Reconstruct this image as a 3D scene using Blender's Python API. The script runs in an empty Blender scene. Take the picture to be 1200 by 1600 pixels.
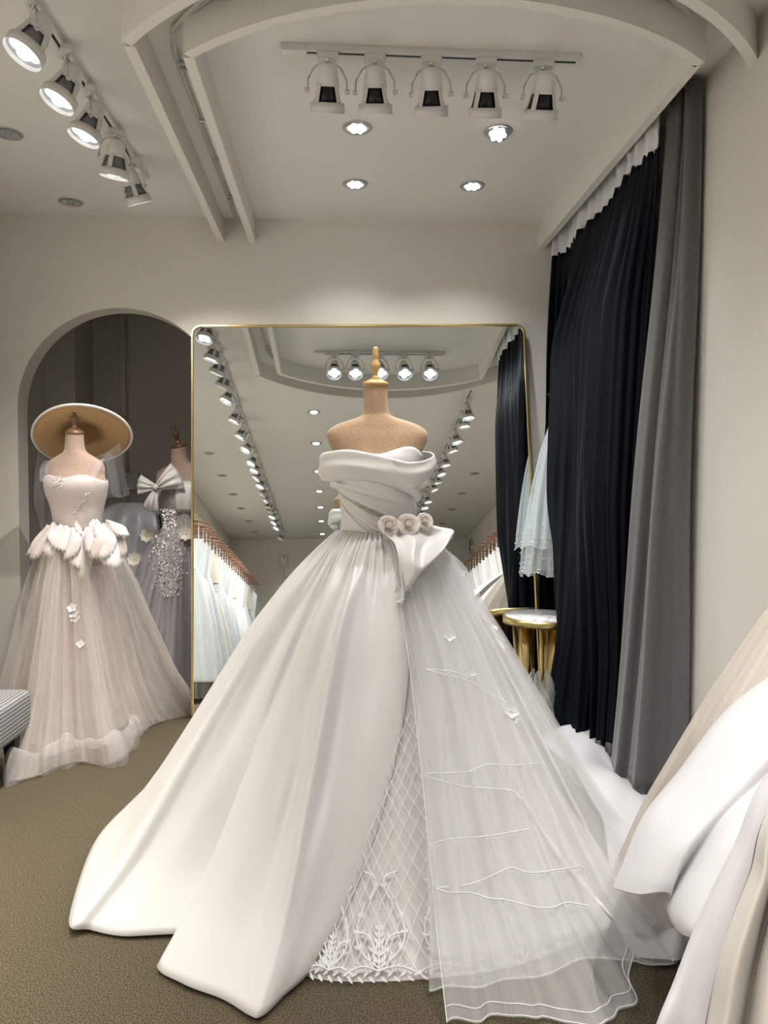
import bpy, math, random
import numpy as np
random.seed(7); rng = np.random.default_rng(7)
R = math.radians
# ------------------------------------------------------------------ camera
F_PX = 1150.0; CAMZ = 1.2
YAW = math.atan(72/F_PX); PIT = math.atan(34/F_PX)
_fw = np.array([math.sin(YAW)*math.cos(PIT), math.cos(YAW)*math.cos(PIT), -math.sin(PIT)])
_rt = np.array([math.cos(YAW), -math.sin(YAW), 0.0]); _up = np.cross(_rt, _fw)
CAM = np.array([0, 0, CAMZ])
sc = bpy.context.scene; col = sc.collection
cd = bpy.data.cameras.new('camera'); co = bpy.data.objects.new('camera', cd); col.objects.link(co)
cd.sensor_fit = 'HORIZONTAL'; cd.sensor_width = 36; cd.lens = F_PX*36/1200; cd.clip_start = .05
co.location = CAM; co.rotation_euler = (math.pi/2-PIT, 0, -YAW); sc.camera = co
# ------------------------------------------------------------------ world, exposure
w = bpy.data.worlds.new('world'); sc.world = w; w.use_nodes = True
w.node_tree.nodes['Background'].inputs[0].default_value = (.9, .93, 1, 1)
w.node_tree.nodes['Background'].inputs[1].default_value = .3
sc.view_settings.view_transform = 'Standard'; sc.view_settings.look = 'None'
sc.view_settings.gamma = 1; sc.view_settings.use_curve_mapping = False
sc.view_settings.exposure = 0.66
sc.cycles.transparent_max_bounces = 16; sc.cycles.max_bounces = 7; sc.cycles.diffuse_bounces = 3
sc.cycles.use_adaptive_sampling = True; sc.cycles.adaptive_threshold = .05
sc.cycles.sample_clamp_indirect = 4.0
TRACK_W, CENTRE_W, DOWN_W = 4.2, .85, 2.0      # a tenth of the watts of each kind of ceiling lamp
LAMP_COL = (1.0, .955, .90)

def ray(px, py): return _fw + _rt*(px-600)/F_PX - _up*(py-800)/F_PX
def P(px, py, Y):
    d = ray(px, py); return CAM + d*Y/d[1]
def Fl(px, py, z=0.0):
    d = ray(px, py); return CAM + d*(z-CAMZ)/d[2]
def proj(p):
    v = np.asarray(p, float)-CAM; z = v@_fw
    return np.stack([600+F_PX*(v@_rt)/z, 800-F_PX*(v@_up)/z], -1)
# ------------------------------------------------------------------ materials
def mat(name, color, rough=.6, metal=0, noise=0, nscale=40, bump=0, bscale=300, spec=.5, sheen=0, emit=None, estr=0, stretch=None, coat=0):
    m = bpy.data.materials.new(name); m.use_nodes = True
    nt = m.node_tree; b = nt.nodes['Principled BSDF']
    b.inputs['Base Color'].default_value = (*color, 1); b.inputs['Roughness'].default_value = rough
    b.inputs['Metallic'].default_value = metal; b.inputs['Specular IOR Level'].default_value = spec
    if sheen: b.inputs['Sheen Weight'].default_value = sheen; b.inputs['Sheen Roughness'].default_value = .4
    if coat: b.inputs['Coat Weight'].default_value = coat; b.inputs['Coat Roughness'].default_value = .1
    if emit: b.inputs['Emission Color'].default_value = (*emit, 1); b.inputs['Emission Strength'].default_value = estr
    if noise or bump:
        tc = nt.nodes.new('ShaderNodeTexCoord'); mp = nt.nodes.new('ShaderNodeMapping')
        if stretch: mp.inputs['Scale'].default_value = stretch
        nt.links.new(tc.outputs['Object'], mp.inputs[0])
    if noise:
        n = nt.nodes.new('ShaderNodeTexNoise'); n.inputs['Scale'].default_value = nscale; n.inputs['Detail'].default_value = 4
        nt.links.new(mp.outputs[0], n.inputs['Vector'])
        r = nt.nodes.new('ShaderNodeValToRGB'); r.color_ramp.elements[0].position = .3; r.color_ramp.elements[1].position = .7
        r.color_ramp.elements[0].color = (*[c*(1-noise) for c in color], 1); r.color_ramp.elements[1].color = (*[min(1, c*(1+noise)) for c in color], 1)
        nt.links.new(n.outputs[0], r.inputs[0]); nt.links.new(r.outputs[0], b.inputs['Base Color'])
    if bump:
        n2 = nt.nodes.new('ShaderNodeTexNoise'); n2.inputs['Scale'].default_value = bscale; n2.inputs['Detail'].default_value = 3
        nt.links.new(mp.outputs[0], n2.inputs['Vector'])
        bp = nt.nodes.new('ShaderNodeBump'); bp.inputs['Strength'].default_value = bump; bp.inputs['Distance'].default_value = .004
        nt.links.new(n2.outputs[0], bp.inputs['Height']); nt.links.new(bp.outputs[0], b.inputs['Normal'])
    return m
def tulle(name, color, alpha, rough_streak=.25, scale=60):
    m = bpy.data.materials.new(name); m.use_nodes = True; nt = m.node_tree
    for n in list(nt.nodes): nt.nodes.remove(n)
    o = nt.nodes.new('ShaderNodeOutputMaterial'); mx = nt.nodes.new('ShaderNodeMixShader'); tr = nt.nodes.new('ShaderNodeBsdfTransparent')
    df = nt.nodes.new('ShaderNodeBsdfDiffuse'); tl = nt.nodes.new('ShaderNodeBsdfTranslucent'); m2 = nt.nodes.new('ShaderNodeMixShader')
    df.inputs[0].default_value = (*color, 1); tl.inputs[0].default_value = (*color, 1); m2.inputs[0].default_value = .22
    nt.links.new(df.outputs[0], m2.inputs[1]); nt.links.new(tl.outputs[0], m2.inputs[2])
    uv = nt.nodes.new('ShaderNodeUVMap'); mp = nt.nodes.new('ShaderNodeMapping'); mp.inputs['Scale'].default_value = (scale, 2, 1)
    ns = nt.nodes.new('ShaderNodeTexNoise'); ns.inputs['Scale'].default_value = 1; ns.inputs['Detail'].default_value = 3
    nt.links.new(uv.outputs[0], mp.inputs[0]); nt.links.new(mp.outputs[0], ns.inputs['Vector'])
    mr = nt.nodes.new('ShaderNodeMapRange'); mr.inputs[1].default_value = .3; mr.inputs[2].default_value = .7
    mr.inputs[3].default_value = max(.02, alpha-rough_streak*alpha); mr.inputs[4].default_value = min(1, alpha+rough_streak*alpha)
    nt.links.new(ns.outputs[0], mr.inputs[0]); nt.links.new(mr.outputs[0], mx.inputs[0])
    nt.links.new(tr.outputs[0], mx.inputs[1]); nt.links.new(m2.outputs[0], mx.inputs[2]); nt.links.new(mx.outputs[0], o.inputs[0])
    return m
M = {}
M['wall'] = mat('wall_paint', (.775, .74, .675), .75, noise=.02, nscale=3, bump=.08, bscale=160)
M['ceiling'] = mat('ceiling_paint', (.81, .79, .745), .8, noise=.015, nscale=2, bump=.05, bscale=120)
M['trim'] = mat('trim_paint', (.79, .76, .70), .6, bump=.05, bscale=90)
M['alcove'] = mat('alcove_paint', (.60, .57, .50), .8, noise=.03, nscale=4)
M['satin'] = mat('ivory_satin', (.75, .732, .705), .38, sheen=.25, bump=.03, bscale=500, spec=.45)
M['satin_in'] = mat('satin_lining', (.80, .77, .73), .6)
M['rose'] = mat('rose_satin', (.74, .68, .62), .5, sheen=.2)
M['whitesatin'] = mat('white_satin', (.70, .695, .71), .4, sheen=.25, spec=.45, bump=.02, bscale=400)
M['beigesatin'] = mat('beige_satin', (.74, .69, .63), .45, sheen=.2)
M['blush'] = mat('blush_satin', (.67, .585, .55), .4, sheen=.2, spec=.5)
M['blushpetal'] = mat('blush_petal_satin', (.74, .68, .66), .38, sheen=.2)
M['lace'] = mat('lace_thread', (.92, .91, .90), .7, sheen=.2)
M['under'] = mat('underskirt_cloth', (.74, .715, .685), .65, noise=.04, nscale=30)
M['thread'] = mat('white_thread', (.93, .93, .93), .6)
M['tulle'] = tulle('ivory_tulle', (.97, .965, .96), .38, .07, 140)
M['tulle2'] = tulle('ivory_tulle_soft', (.97, .97, .97), .30, .07, 120)
M['blushtulle'] = tulle('blush_tulle', (.74, .67, .61), .36, .45, 90)
M['blushtulle2'] = tulle('blush_tulle_outer', (.78, .73, .68), .24, .5, 70)
M['greytulle'] = tulle('grey_tulle', (.62, .60, .62), .45, .5, 80)
M['hemtulle'] = tulle('hem_tulle', (.84, .80, .77), .3, .12, 40)
M['veil'] = tulle('veil_tulle', (.86, .92, .94), .40, .45, 50)
M['hatveil'] = tulle('hat_veil_tulle', (.78, .78, .80), .22, .4, 30)
M['beigetulle'] = tulle('beige_tulle', (.78, .71, .63), .6, .3, 40)
M['hang_tulle'] = tulle('hanging_tulle', (.88, .90, .92), .6, .4, 40)
M['pearl'] = mat('pearl', (.90, .90, .88), .2, coat=.6)
M['silver'] = mat('silver_bead', (.85, .84, .82), .3, metal=.3)
M['linen'] = mat('mannequin_linen', (.45, .295, .18), .85, noise=.16, nscale=140, bump=.25, bscale=700, sheen=.35)
M['linen2'] = mat('mannequin_pale_linen', (.44, .31, .245), .85, noise=.1, nscale=120, sheen=.3)
M['wood'] = mat('turned_wood', (.55, .34, .13), .4, noise=.2, nscale=20, stretch=(1, 1, .2), coat=.3)
M['darkwood'] = mat('dark_turned_wood', (.16, .085, .045), .35, noise=.3, nscale=20, coat=.3)
M['brass'] = mat('brushed_brass', (.66, .50, .22), .28, metal=1, noise=.05, nscale=30)
M['chrome'] = mat('chrome', (.7, .7, .72), .2, metal=1)
M['mirror'] = mat('mirror_glass', (.86, .90, .885), .0, metal=1)
M['black'] = mat('black_curtain', (.004, .005, .009), .5, bump=.1, bscale=60, stretch=(1, 1, .05), spec=.15)
M['greyvelvet'] = mat('grey_velvet', (.125, .125, .123), .8, noise=.06, nscale=60, sheen=.35)
M['tape'] = mat('curtain_tape', (.80, .80, .80), .7)
M['whitemetal'] = mat('white_enamel', (.74, .72, .69), .4, spec=.5)
M['greyplastic'] = mat('grey_plastic', (.55, .55, .55), .45)
M['darksink'] = mat('black_heat_sink', (.012, .012, .013), .45)
M['greysink'] = mat('grey_heat_sink', (.25, .25, .26), .45)
M['lens'] = mat('lamp_lens', (.45, .47, .5), .15, coat=.5)
M['led'] = mat('led_cool', (1, 1, 1), .3, emit=(.93, .97, 1), estr=6)
M['led'].cycles.emission_sampling = 'NONE'
M['ledoff'] = mat('led_off', (.45, .44, .42), .3, coat=.5)
M['silverring'] = mat('downlight_ring', (.5, .49, .47), .35, metal=.6)
M['marble'] = mat('white_marble', (.85, .85, .86), .12, noise=.0, coat=.5)
M['plastic'] = tulle('clear_plastic', (.8, .8, .78), .45, .5, 10)
M['blackwood'] = mat('black_lacquer', (.012, .012, .013), .4)
M['hatstraw'] = mat('hat_straw', (.50, .31, .14), .8, noise=.08, nscale=80, bump=.2, bscale=400)
M['hatband'] = mat('hat_white_binding', (.78, .73, .70), .5)
M['copper'] = mat('rose_copper_hanger', (.22, .10, .06), .35, noise=.2, nscale=15)
M['slate'] = mat('slate_grey_satin', (.42, .44, .47), .4, sheen=.2)
M['cream'] = mat('cream_satin', (.74, .69, .58), .4, sheen=.2)
M['coolwhite'] = mat('cool_white_cloth', (.80, .84, .87), .55, sheen=.2)
M['disc'] = mat('dark_glossy_disc', (.2, .24, .28), .1, coat=.8)
# veined marble
def veins():
    m = M['marble']; nt = m.node_tree; b = nt.nodes['Principled BSDF']
    tc = nt.nodes.new('ShaderNodeTexCoord'); n = nt.nodes.new('ShaderNodeTexNoise'); n.inputs['Scale'].default_value = 3.2; n.inputs['Detail'].default_value = 6; n.inputs['Distortion'].default_value = 1.2
    nt.links.new(tc.outputs['Object'], n.inputs['Vector'])
    r = nt.nodes.new('ShaderNodeValToRGB'); e = r.color_ramp.elements
    e[0].position = .47; e[0].color = (.86, .86, .87, 1); e[1].position = .53; e[1].color = (.86, .86, .87, 1)
    x = r.color_ramp.elements.new(.5); x.color = (.5, .5, .53, 1)
    nt.links.new(n.outputs[0], r.inputs[0]); nt.links.new(r.outputs[0], b.inputs['Base Color'])
veins()
def carpet():
    m = mat('carpet_pile', (.135, .112, .068), .95, bump=.5, bscale=420, spec=.1); nt = m.node_tree; b = nt.nodes['Principled BSDF']
    tc = nt.nodes.new('ShaderNodeTexCoord')
    n = nt.nodes.new('ShaderNodeTexNoise'); n.inputs['Scale'].default_value = 300; n.inputs['Detail'].default_value = 3
    nt.links.new(tc.outputs['Object'], n.inputs['Vector'])
    r = nt.nodes.new('ShaderNodeValToRGB'); e = r.color_ramp.elements
    e[0].position = .36; e[0].color = (.030, .024, .014, 1); e[1].position = .66; e[1].color = (.20, .165, .105, 1)
    nt.links.new(n.outputs[0], r.inputs[0]); nt.links.new(r.outputs[0], b.inputs['Base Color'])
    return m
M['carpet'] = carpet()
def houndstooth():
    m = mat('houndstooth_cloth', (.5, .5, .5), .85); nt = m.node_tree; b = nt.nodes['Principled BSDF']
    tc = nt.nodes.new('ShaderNodeTexCoord'); sx = nt.nodes.new('ShaderNodeSeparateXYZ'); nt.links.new(tc.outputs['UV'], sx.inputs[0])
    def math_(op, a, bb=None, v=None):
        n = nt.nodes.new('ShaderNodeMath'); n.operation = op
        nt.links.new(a, n.inputs[0])
        if bb is not None: nt.links.new(bb, n.inputs[1])
        if v is not None: n.inputs[1].default_value = v
        return n.outputs[0]
    # houndstooth as a 2/2 twill of a four-and-four check: warp colour, weft colour, which one shows
    k = 1/.016
    X = math_('MULTIPLY', sx.outputs[0], v=k); Y = math_('MULTIPLY', sx.outputs[1], v=k)
    fx = math_('FRACT', X); fy = math_('FRACT', Y)
    wx = math_('LESS_THAN', fx, v=.5); wy = math_('LESS_THAN', fy, v=.5)
    d = math_('ADD', X, Y); fd = math_('FRACT', math_('MULTIPLY', d, v=2.0)); sel = math_('LESS_THAN', fd, v=.5)
    mx = nt.nodes.new('ShaderNodeMix'); mx.data_type = 'FLOAT'
    nt.links.new(sel, mx.inputs[0]); nt.links.new(wx, mx.inputs[2]); nt.links.new(wy, mx.inputs[3])
    r = nt.nodes.new('ShaderNodeValToRGB'); r.color_ramp.interpolation = 'CONSTANT'
    r.color_ramp.elements[0].color = (.012, .012, .016, 1); r.color_ramp.elements[1].position = .5; r.color_ramp.elements[1].color = (.5, .49, .48, 1)
    nt.links.new(mx.outputs[0], r.inputs[0]); nt.links.new(r.outputs[0], b.inputs['Base Color'])
    return m
M['hound'] = houndstooth()
# ------------------------------------------------------------------ mesh helpers
def tag(o, label=None, cat=None, group=None, kind=None):
    if label: o['label'] = label
    if cat: o['category'] = cat
    if group: o['group'] = group
    if kind: o['kind'] = kind
    return o
def empty(name, loc=(0, 0, 0), rz=0, label=None, cat=None, group=None):
    o = bpy.data.objects.new(name, None); col.objects.link(o); o.location = loc; o.rotation_euler = (0, 0, rz); o.empty_display_size = .1
    return tag(o, label, cat, group)
class MB:
    def __init__(s): s.v = []; s.f = []; s.uv = {}
    def add(s, vs, fs, uvs=None):
        n = len(s.v); s.v += [tuple(map(float, p)) for p in vs]
        for f in fs: s.f.append(tuple(i+n for i in f))
        if uvs is not None:
            for i, q in enumerate(uvs): s.uv[n+i] = q
        return s
    def grid(s, G, closed_u=False, uvs=None):
        G = np.asarray(G); nu, nv = G.shape[:2]; fs = []
        for i in range(nu if closed_u else nu-1):
            j = (i+1) % nu
            for k in range(nv-1): fs.append((i*nv+k, j*nv+k, j*nv+k+1, i*nv+k+1))
        if uvs is None: uvs = [(i/max(1, nu-1), k/max(1, nv-1)) for i in range(nu) for k in range(nv)]
        return s.add(G.reshape(-1, 3), fs, uvs)
    def lathe(s, prof, n=24, c=(0, 0, 0), mod=None):
        G = np.zeros((n, len(prof), 3))
        for i in range(n):
            a = 2*math.pi*i/n
            for k, (r, z) in enumerate(prof):
                rr = r*(mod(a, k) if mod else 1)
                G[i, k] = (c[0]+rr*math.cos(a), c[1]+rr*math.sin(a), c[2]+z)
        return s.grid(G, True)
    def tube(s, pts, r=.005, n=6, closed=False):
        pts = [np.asarray(p, float) for p in pts]; m = len(pts); G = np.zeros((m, n, 3))
        for i in range(m):
            a = pts[(i-1) % m] if closed or i > 0 else pts[0]; b = pts[(i+1) % m] if closed or i < m-1 else pts[-1]
            t = b-a; t = t/(np.linalg.norm(t)+1e-9); q = np.array([0, 0, 1.]) if abs(t[2]) < .9 else np.array([1., 0, 0])
            u = np.cross(t, q); u /= np.linalg.norm(u); v = np.cross(t, u)
            rr = r[i] if hasattr(r, '__len__') else r
            for k in range(n):
                an = 2*math.pi*k/n; G[i, k] = pts[i]+(u*math.cos(an)+v*math.sin(an))*rr
        base = len(s.v); s.v += [tuple(p) for p in G.reshape(-1, 3)]
        for i in range(m if closed else m-1):
            j = (i+1) % m
            for k in range(n): s.f.append((base+i*n+k, base+i*n+(k+1) % n, base+j*n+(k+1) % n, base+j*n+k))
        if not closed:
            s.f.append(tuple(base+k for k in range(n))); s.f.append(tuple(base+(m-1)*n+k for k in reversed(range(n))))
        return s
    def box(s, lo, hi):
        x0, y0, z0 = lo; x1, y1, z1 = hi
        return s.add([(x0, y0, z0), (x1, y0, z0), (x1, y1, z0), (x0, y1, z0), (x0, y0, z1), (x1, y0, z1), (x1, y1, z1), (x0, y1, z1)],
                     [(0, 3, 2, 1), (4, 5, 6, 7), (0, 1, 5, 4), (1, 2, 6, 5), (2, 3, 7, 6), (3, 0, 4, 7)])
    def ball(s, c, r, n=6, m=4):
        return s.lathe([(max(1e-4, r*math.sin(math.pi*k/m)), r*math.cos(math.pi*k/m)) for k in range(m+1)], n, c)
    def mesh(s, name):
        me = bpy.data.meshes.new(name); me.from_pydata(s.v, [], s.f)
        if s.uv:
            ul = me.uv_layers.new(name='UVMap'); idx = np.zeros(len(me.loops), int); me.loops.foreach_get('vertex_index', idx)
            arr = np.array([s.uv.get(i, (0, 0)) for i in range(len(s.v))], float)[idx]; ul.data.foreach_set('uv', arr.ravel())
        return me
    def build(s, name, m, parent=None, smooth=True, bevel=0, solid=0, sub=0, loc=None, origin=None):
        if origin is not None: s.v = [tuple(np.subtract(p, origin)) for p in s.v]
        me = s.mesh(name); me.materials.append(M[m] if isinstance(m, str) else m)
        if smooth: me.polygons.foreach_set('use_smooth', [True]*len(me.polygons))
        o = bpy.data.objects.new(name, me); col.objects.link(o)
        if parent is not None: o.parent = parent
        if loc is not None: o.location = loc
        if bevel:
            b = o.modifiers.new('bevel', 'BEVEL'); b.width = bevel; b.segments = 2; b.limit_method = 'ANGLE'; b.harden_normals = False
        if solid:
            b = o.modifiers.new('solid', 'SOLIDIFY'); b.thickness = solid; b.offset = 0
        if sub:
            b = o.modifiers.new('sub', 'SUBSURF'); b.levels = sub; b.render_levels = sub
        return o
def world_loc(o):
    p = np.zeros(3)
    while o is not None: p += np.array(o.location); o = o.parent
    return p
def wbuild(mb, name, m, parent, **k):
    """mesh given in world coordinates, stored relative to its parent"""
    return mb.build(name, m, parent, origin=world_loc(parent), **k)
def cr(ctrl, u, closed=False):
    """uniform Catmull-Rom through ctrl (k,d) at parameters u in 0..1"""
    c = np.asarray(ctrl, float); k = len(c); u = np.atleast_1d(np.asarray(u, float))
    if closed: x = (u % 1)*k; i = np.floor(x).astype(int) % k; g = lambda j: c[(i+j) % k]
    else: x = np.clip(u, 0, 1)*(k-1); i = np.minimum(np.floor(x).astype(int), k-2); g = lambda j: c[np.clip(i+j, 0, k-1)]
    f = (x-np.floor(x) if closed else x-i)[:, None]; a, b, d, e = g(-1), g(0), g(1), g(2)
    return .5*(2*b+(d-a)*f+(2*a-5*b+4*d-e)*f*f+(3*b-a-3*d+e)*f**3)
def patch(ctrl, nu, nv):
    """bicubic sheet through a table ctrl[row][column] of 3-D points"""
    c = np.asarray(ctrl, float); U = np.linspace(0, 1, nu); V = np.linspace(0, 1, nv)
    rows = np.stack([cr(r, U) for r in c]); return np.stack([cr(rows[:, i], V) for i in range(nu)])
def sstep(x, a, b):
    t = np.clip((np.asarray(x, float)-a)/(b-a), 0, 1); return t*t*(3-2*t)
def copy_tree(o, parent=None):
    c = o.copy(); col.objects.link(c)
    if parent is not None: c.parent = parent
    for ch in list(o.children): copy_tree(ch, c)
    return c
ORD = 'first second third fourth fifth sixth seventh eighth ninth tenth eleventh twelfth thirteenth fourteenth fifteenth sixteenth seventeenth eighteenth nineteenth twentieth twenty-first twenty-second twenty-third twenty-fourth twenty-fifth twenty-sixth'.split()
def struct(o): o['kind'] = 'structure'; return o
# ================================================================== THE ROOM
H = 2.70; WX0, WX1, WX2 = -1.94, 1.335, 2.30; YB, YR, YP = 4.15, -5.15, 2.12
ZR = 2.57          # underside of the hanging curtain-track boards
m = MB(); m.box((WX0-.1, YR-.1, -.05), (WX2+.1, 5.6, 0)); struct(m.build('floor', 'carpet', smooth=False))
m = MB(); m.box((WX0-.1, YR-.1, H), (WX2+.1, 5.6, H+.08)); struct(m.build('ceiling', 'ceiling', smooth=False))
m = MB(); m.box((WX0-.1, YR, 0), (WX0, 5.5, H)); struct(m.build('wall_left', 'wall', smooth=False))
m = MB(); m.box((WX0, YR-.1, 0), (WX2, YR, H)); struct(m.build('wall_rear', 'wall', smooth=False))
m = MB(); m.box((WX1, YP, 0), (WX2+.1, YB, H)); struct(m.build('wall_right', 'wall', smooth=False))
m = MB(); m.box((WX2, YR, 0), (WX2+.1, YP, H)); struct(m.build('wall_right_rear', 'wall', smooth=False))
# back wall with the arched opening
ax, ar, asp, ath = -1.19, .555, 1.645, .13
m = MB(); N = 40
arc = [(ax+ar*math.cos(math.pi*(1-i/N)), asp+ar*math.sin(math.pi*(1-i/N))) for i in range(N+1)]
for y, flip in ((YB, 0), (YB+ath, 1)):
    V = [(WX0, y, 0), (ax-ar, y, 0), (ax-ar, y, asp), (WX0, y, asp), (WX0, y, H), (ax+ar, y, 0), (WX1+.1, y, 0), (WX1+.1, y, H), (ax+ar, y, asp), (WX1+.1, y, asp), (ax-ar, y, H), (ax+ar, y, H)]
    Fc = [(0, 1, 2, 3), (3, 2, 10, 4), (5, 6, 9, 8), (8, 9, 7, 11)]
    m.add(V, [f[::-1] if flip else f for f in Fc])
    vs = []; fs = []
    for i, (x, z) in enumerate(arc): vs += [(x, y, z), (x, y, H)]
    for i in range(N): f = (2*i, 2*i+2, 2*i+3, 2*i+1); fs.append(f[::-1] if flip else f)
    m.add(vs, fs)
path = [(ax-ar, 0)]+arc+[(ax+ar, 0)]
vs = []; fs = []
for i, (x, z) in enumerate(path): vs += [(x, YB, z), (x, YB+ath, z)]
for i in range(len(path)-1): fs.append((2*i, 2*i+1, 2*i+3, 2*i+2))
m.add(vs, fs); struct(m.build('wall_back', 'wall', smooth=False))
# alcove behind the arch
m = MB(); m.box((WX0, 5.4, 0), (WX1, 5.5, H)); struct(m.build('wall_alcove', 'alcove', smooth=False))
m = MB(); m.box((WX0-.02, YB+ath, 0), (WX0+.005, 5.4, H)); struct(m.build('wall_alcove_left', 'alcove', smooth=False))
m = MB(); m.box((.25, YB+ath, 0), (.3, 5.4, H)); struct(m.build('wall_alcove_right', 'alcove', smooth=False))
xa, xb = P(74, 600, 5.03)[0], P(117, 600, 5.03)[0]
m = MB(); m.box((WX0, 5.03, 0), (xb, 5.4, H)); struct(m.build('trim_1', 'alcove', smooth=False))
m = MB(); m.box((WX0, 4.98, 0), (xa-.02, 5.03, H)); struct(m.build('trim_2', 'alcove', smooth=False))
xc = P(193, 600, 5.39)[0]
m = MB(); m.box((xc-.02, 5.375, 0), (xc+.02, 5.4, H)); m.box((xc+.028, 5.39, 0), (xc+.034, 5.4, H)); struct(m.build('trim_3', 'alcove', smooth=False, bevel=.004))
# hanging boards of the curtain track: two straight pairs joined by concentric arcs
def circ3(a, b, c):
    ax_, ay = a; bx, by = b; cx, cy = c
    d = 2*(ax_*(by-cy)+bx*(cy-ay)+cx*(ay-by))
    ux = ((ax_**2+ay**2)*(by-cy)+(bx**2+by**2)*(cy-ay)+(cx**2+cy**2)*(ay-by))/d
    uy = ((ax_**2+ay**2)*(cx-bx)+(bx**2+by**2)*(ax_-cx)+(cx**2+cy**2)*(bx-ax_))/d
    return ux, uy, math.hypot(ax_-ux, ay-uy)
def arcpts(a, b, c, n=48):
    ux, uy, r = circ3(a, b, c); t0 = math.atan2(a[1]-uy, a[0]-ux); t1 = math.atan2(c[1]-uy, c[0]-ux)
    if t0 > 0: t0 -= 2*math.pi
    while t1 < t0: t1 += 2*math.pi
    return [(ux+r*math.cos(t0+(t1-t0)*i/n), uy+r*math.sin(t0+(t1-t0)*i/n)) for i in range(n+1)]
def board(name, pts, th=.035, z0=ZR, z1=H):
    pts = np.array(pts); n = len(pts); V = []; Fc = []
    for i in range(n):
        t = pts[min(n-1, i+1)]-pts[max(0, i-1)]; t /= np.linalg.norm(t); q = np.array([-t[1], t[0]])*th/2
        a, b = pts[i]-q, pts[i]+q
        V += [(*a, z0), (*b, z0), (*b, z1), (*a, z1)]
    for i in range(n-1):
        for k in range(4): Fc.append((4*i+k, 4*i+(k+1) % 4, 4*i+4+(k+1) % 4, 4*i+4+k))
    Fc += [(3, 2, 1, 0), tuple(4*(n-1)+k for k in range(4))]
    return struct(MB().add(V, Fc).build(name, 'trim', smooth=False))
LO, LI, RI = -.640, -.470, 1.155
inner = [(LI, YB)]+[(LI, YB-(YB-2.42)*i/6) for i in range(1, 6)]+arcpts((LI, 2.41), (.2, 2.095), (RI, 2.36))+[(RI, 2.36+(YB-2.36)*i/6) for i in range(1, 7)]
outer = [(LO, YB)]+[(LO, YB-(YB-2.36)*i/6) for i in range(1, 6)]+arcpts((LO, 2.355), (.25, 1.885), (1.34, 2.345))
a_in = [p for p in inner]
board('trim_4', [(LI, YB), (LI, 2.41)]); board('trim_5', arcpts((LI, 2.40), (.25, 2.09), (RI+.012, 2.345)))
board('trim_6', [(RI, 2.35), (RI, YB)]); board('trim_7', [(LO, YB), (LO, 2.36)]); board('trim_8', arcpts((LO-.005, 2.345), (.25, 1.885), (1.36, 2.36)))
# curtain rail in the slot, with runner clips
xm = (LO+LI)/2
railpts = [(xm, 4.12)]+[(xm, 4.12-i*.2) for i in range(1, 8)]+[(xm+.005, 2.58)]+[(p[0], p[1]) for p in arcpts((xm+.03, 2.46), (.25, 1.99), (1.215, 2.42), 40)]+[(1.24, 2.55)]+[(1.245, 2.75+i*.2) for i in range(7)]
rail = empty('curtain_rail', (xm, 4.12, H-.02), label='white curtain rail with metal clips curving round the ceiling slot', cat='curtain rail')
wbuild(MB().tube([(x, y, H-.012) for x, y in railpts], .009, 6), 'rail_profile', 'whitemetal', rail)
wbuild(MB().tube([(x, y, H-.0235) for x, y in railpts], .0035, 5), 'rail_groove', 'greyplastic', rail)
for y in (2.62, 3.02, 3.36, 3.78, 3.82, 2.66):
    k = MB(); k.box((xm+.004, y-.004, H-.03), (xm+.042, y+.004, H-.018)); wbuild(k, 'runner_clip', 'chrome', rail, smooth=False)
# ================================================================== CEILING LAMPS
def track(name, a, b, label, feed=None):
    a = np.array(a); b = np.array(b); o = empty(name, tuple((a+b)/2), label=label, cat='light track')
    d = (b-a)/np.linalg.norm(b-a); q = np.array([-d[1], d[0], 0])
    def bar(hw, z0, z1, s0=0, s1=1):
        V = []
        for s in (s0, s1):
            c = a+(b-a)*s
            for sx, z in ((-1, z0), (1, z0), (1, z1), (-1, z1)): p = c+q*hw*sx; V.append((p[0], p[1], z))
        return MB().add(V, [(0, 1, 2, 3), (7, 6, 5, 4), (0, 4, 5, 1), (1, 5, 6, 2), (2, 6, 7, 3), (3, 7, 4, 0)])
    wbuild(bar(.017, H-.022, H), 'track_profile', 'whitemetal', o, smooth=False, bevel=.002)
    wbuild(bar(.005, H-.0225, H-.0215, .02, .99), 'track_slot', 'darksink', o, smooth=False)
    L = np.linalg.norm(b-a)
    wbuild(bar(.019, H-.026, H+.0, -.0, .085/L), 'power_feed', 'whitemetal', o, smooth=False, bevel=.002)
    wbuild(bar(.018, H-.024, H+.0, 1-.012/L, 1), 'end_cap', 'whitemetal', o, smooth=False)
    return o
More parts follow.
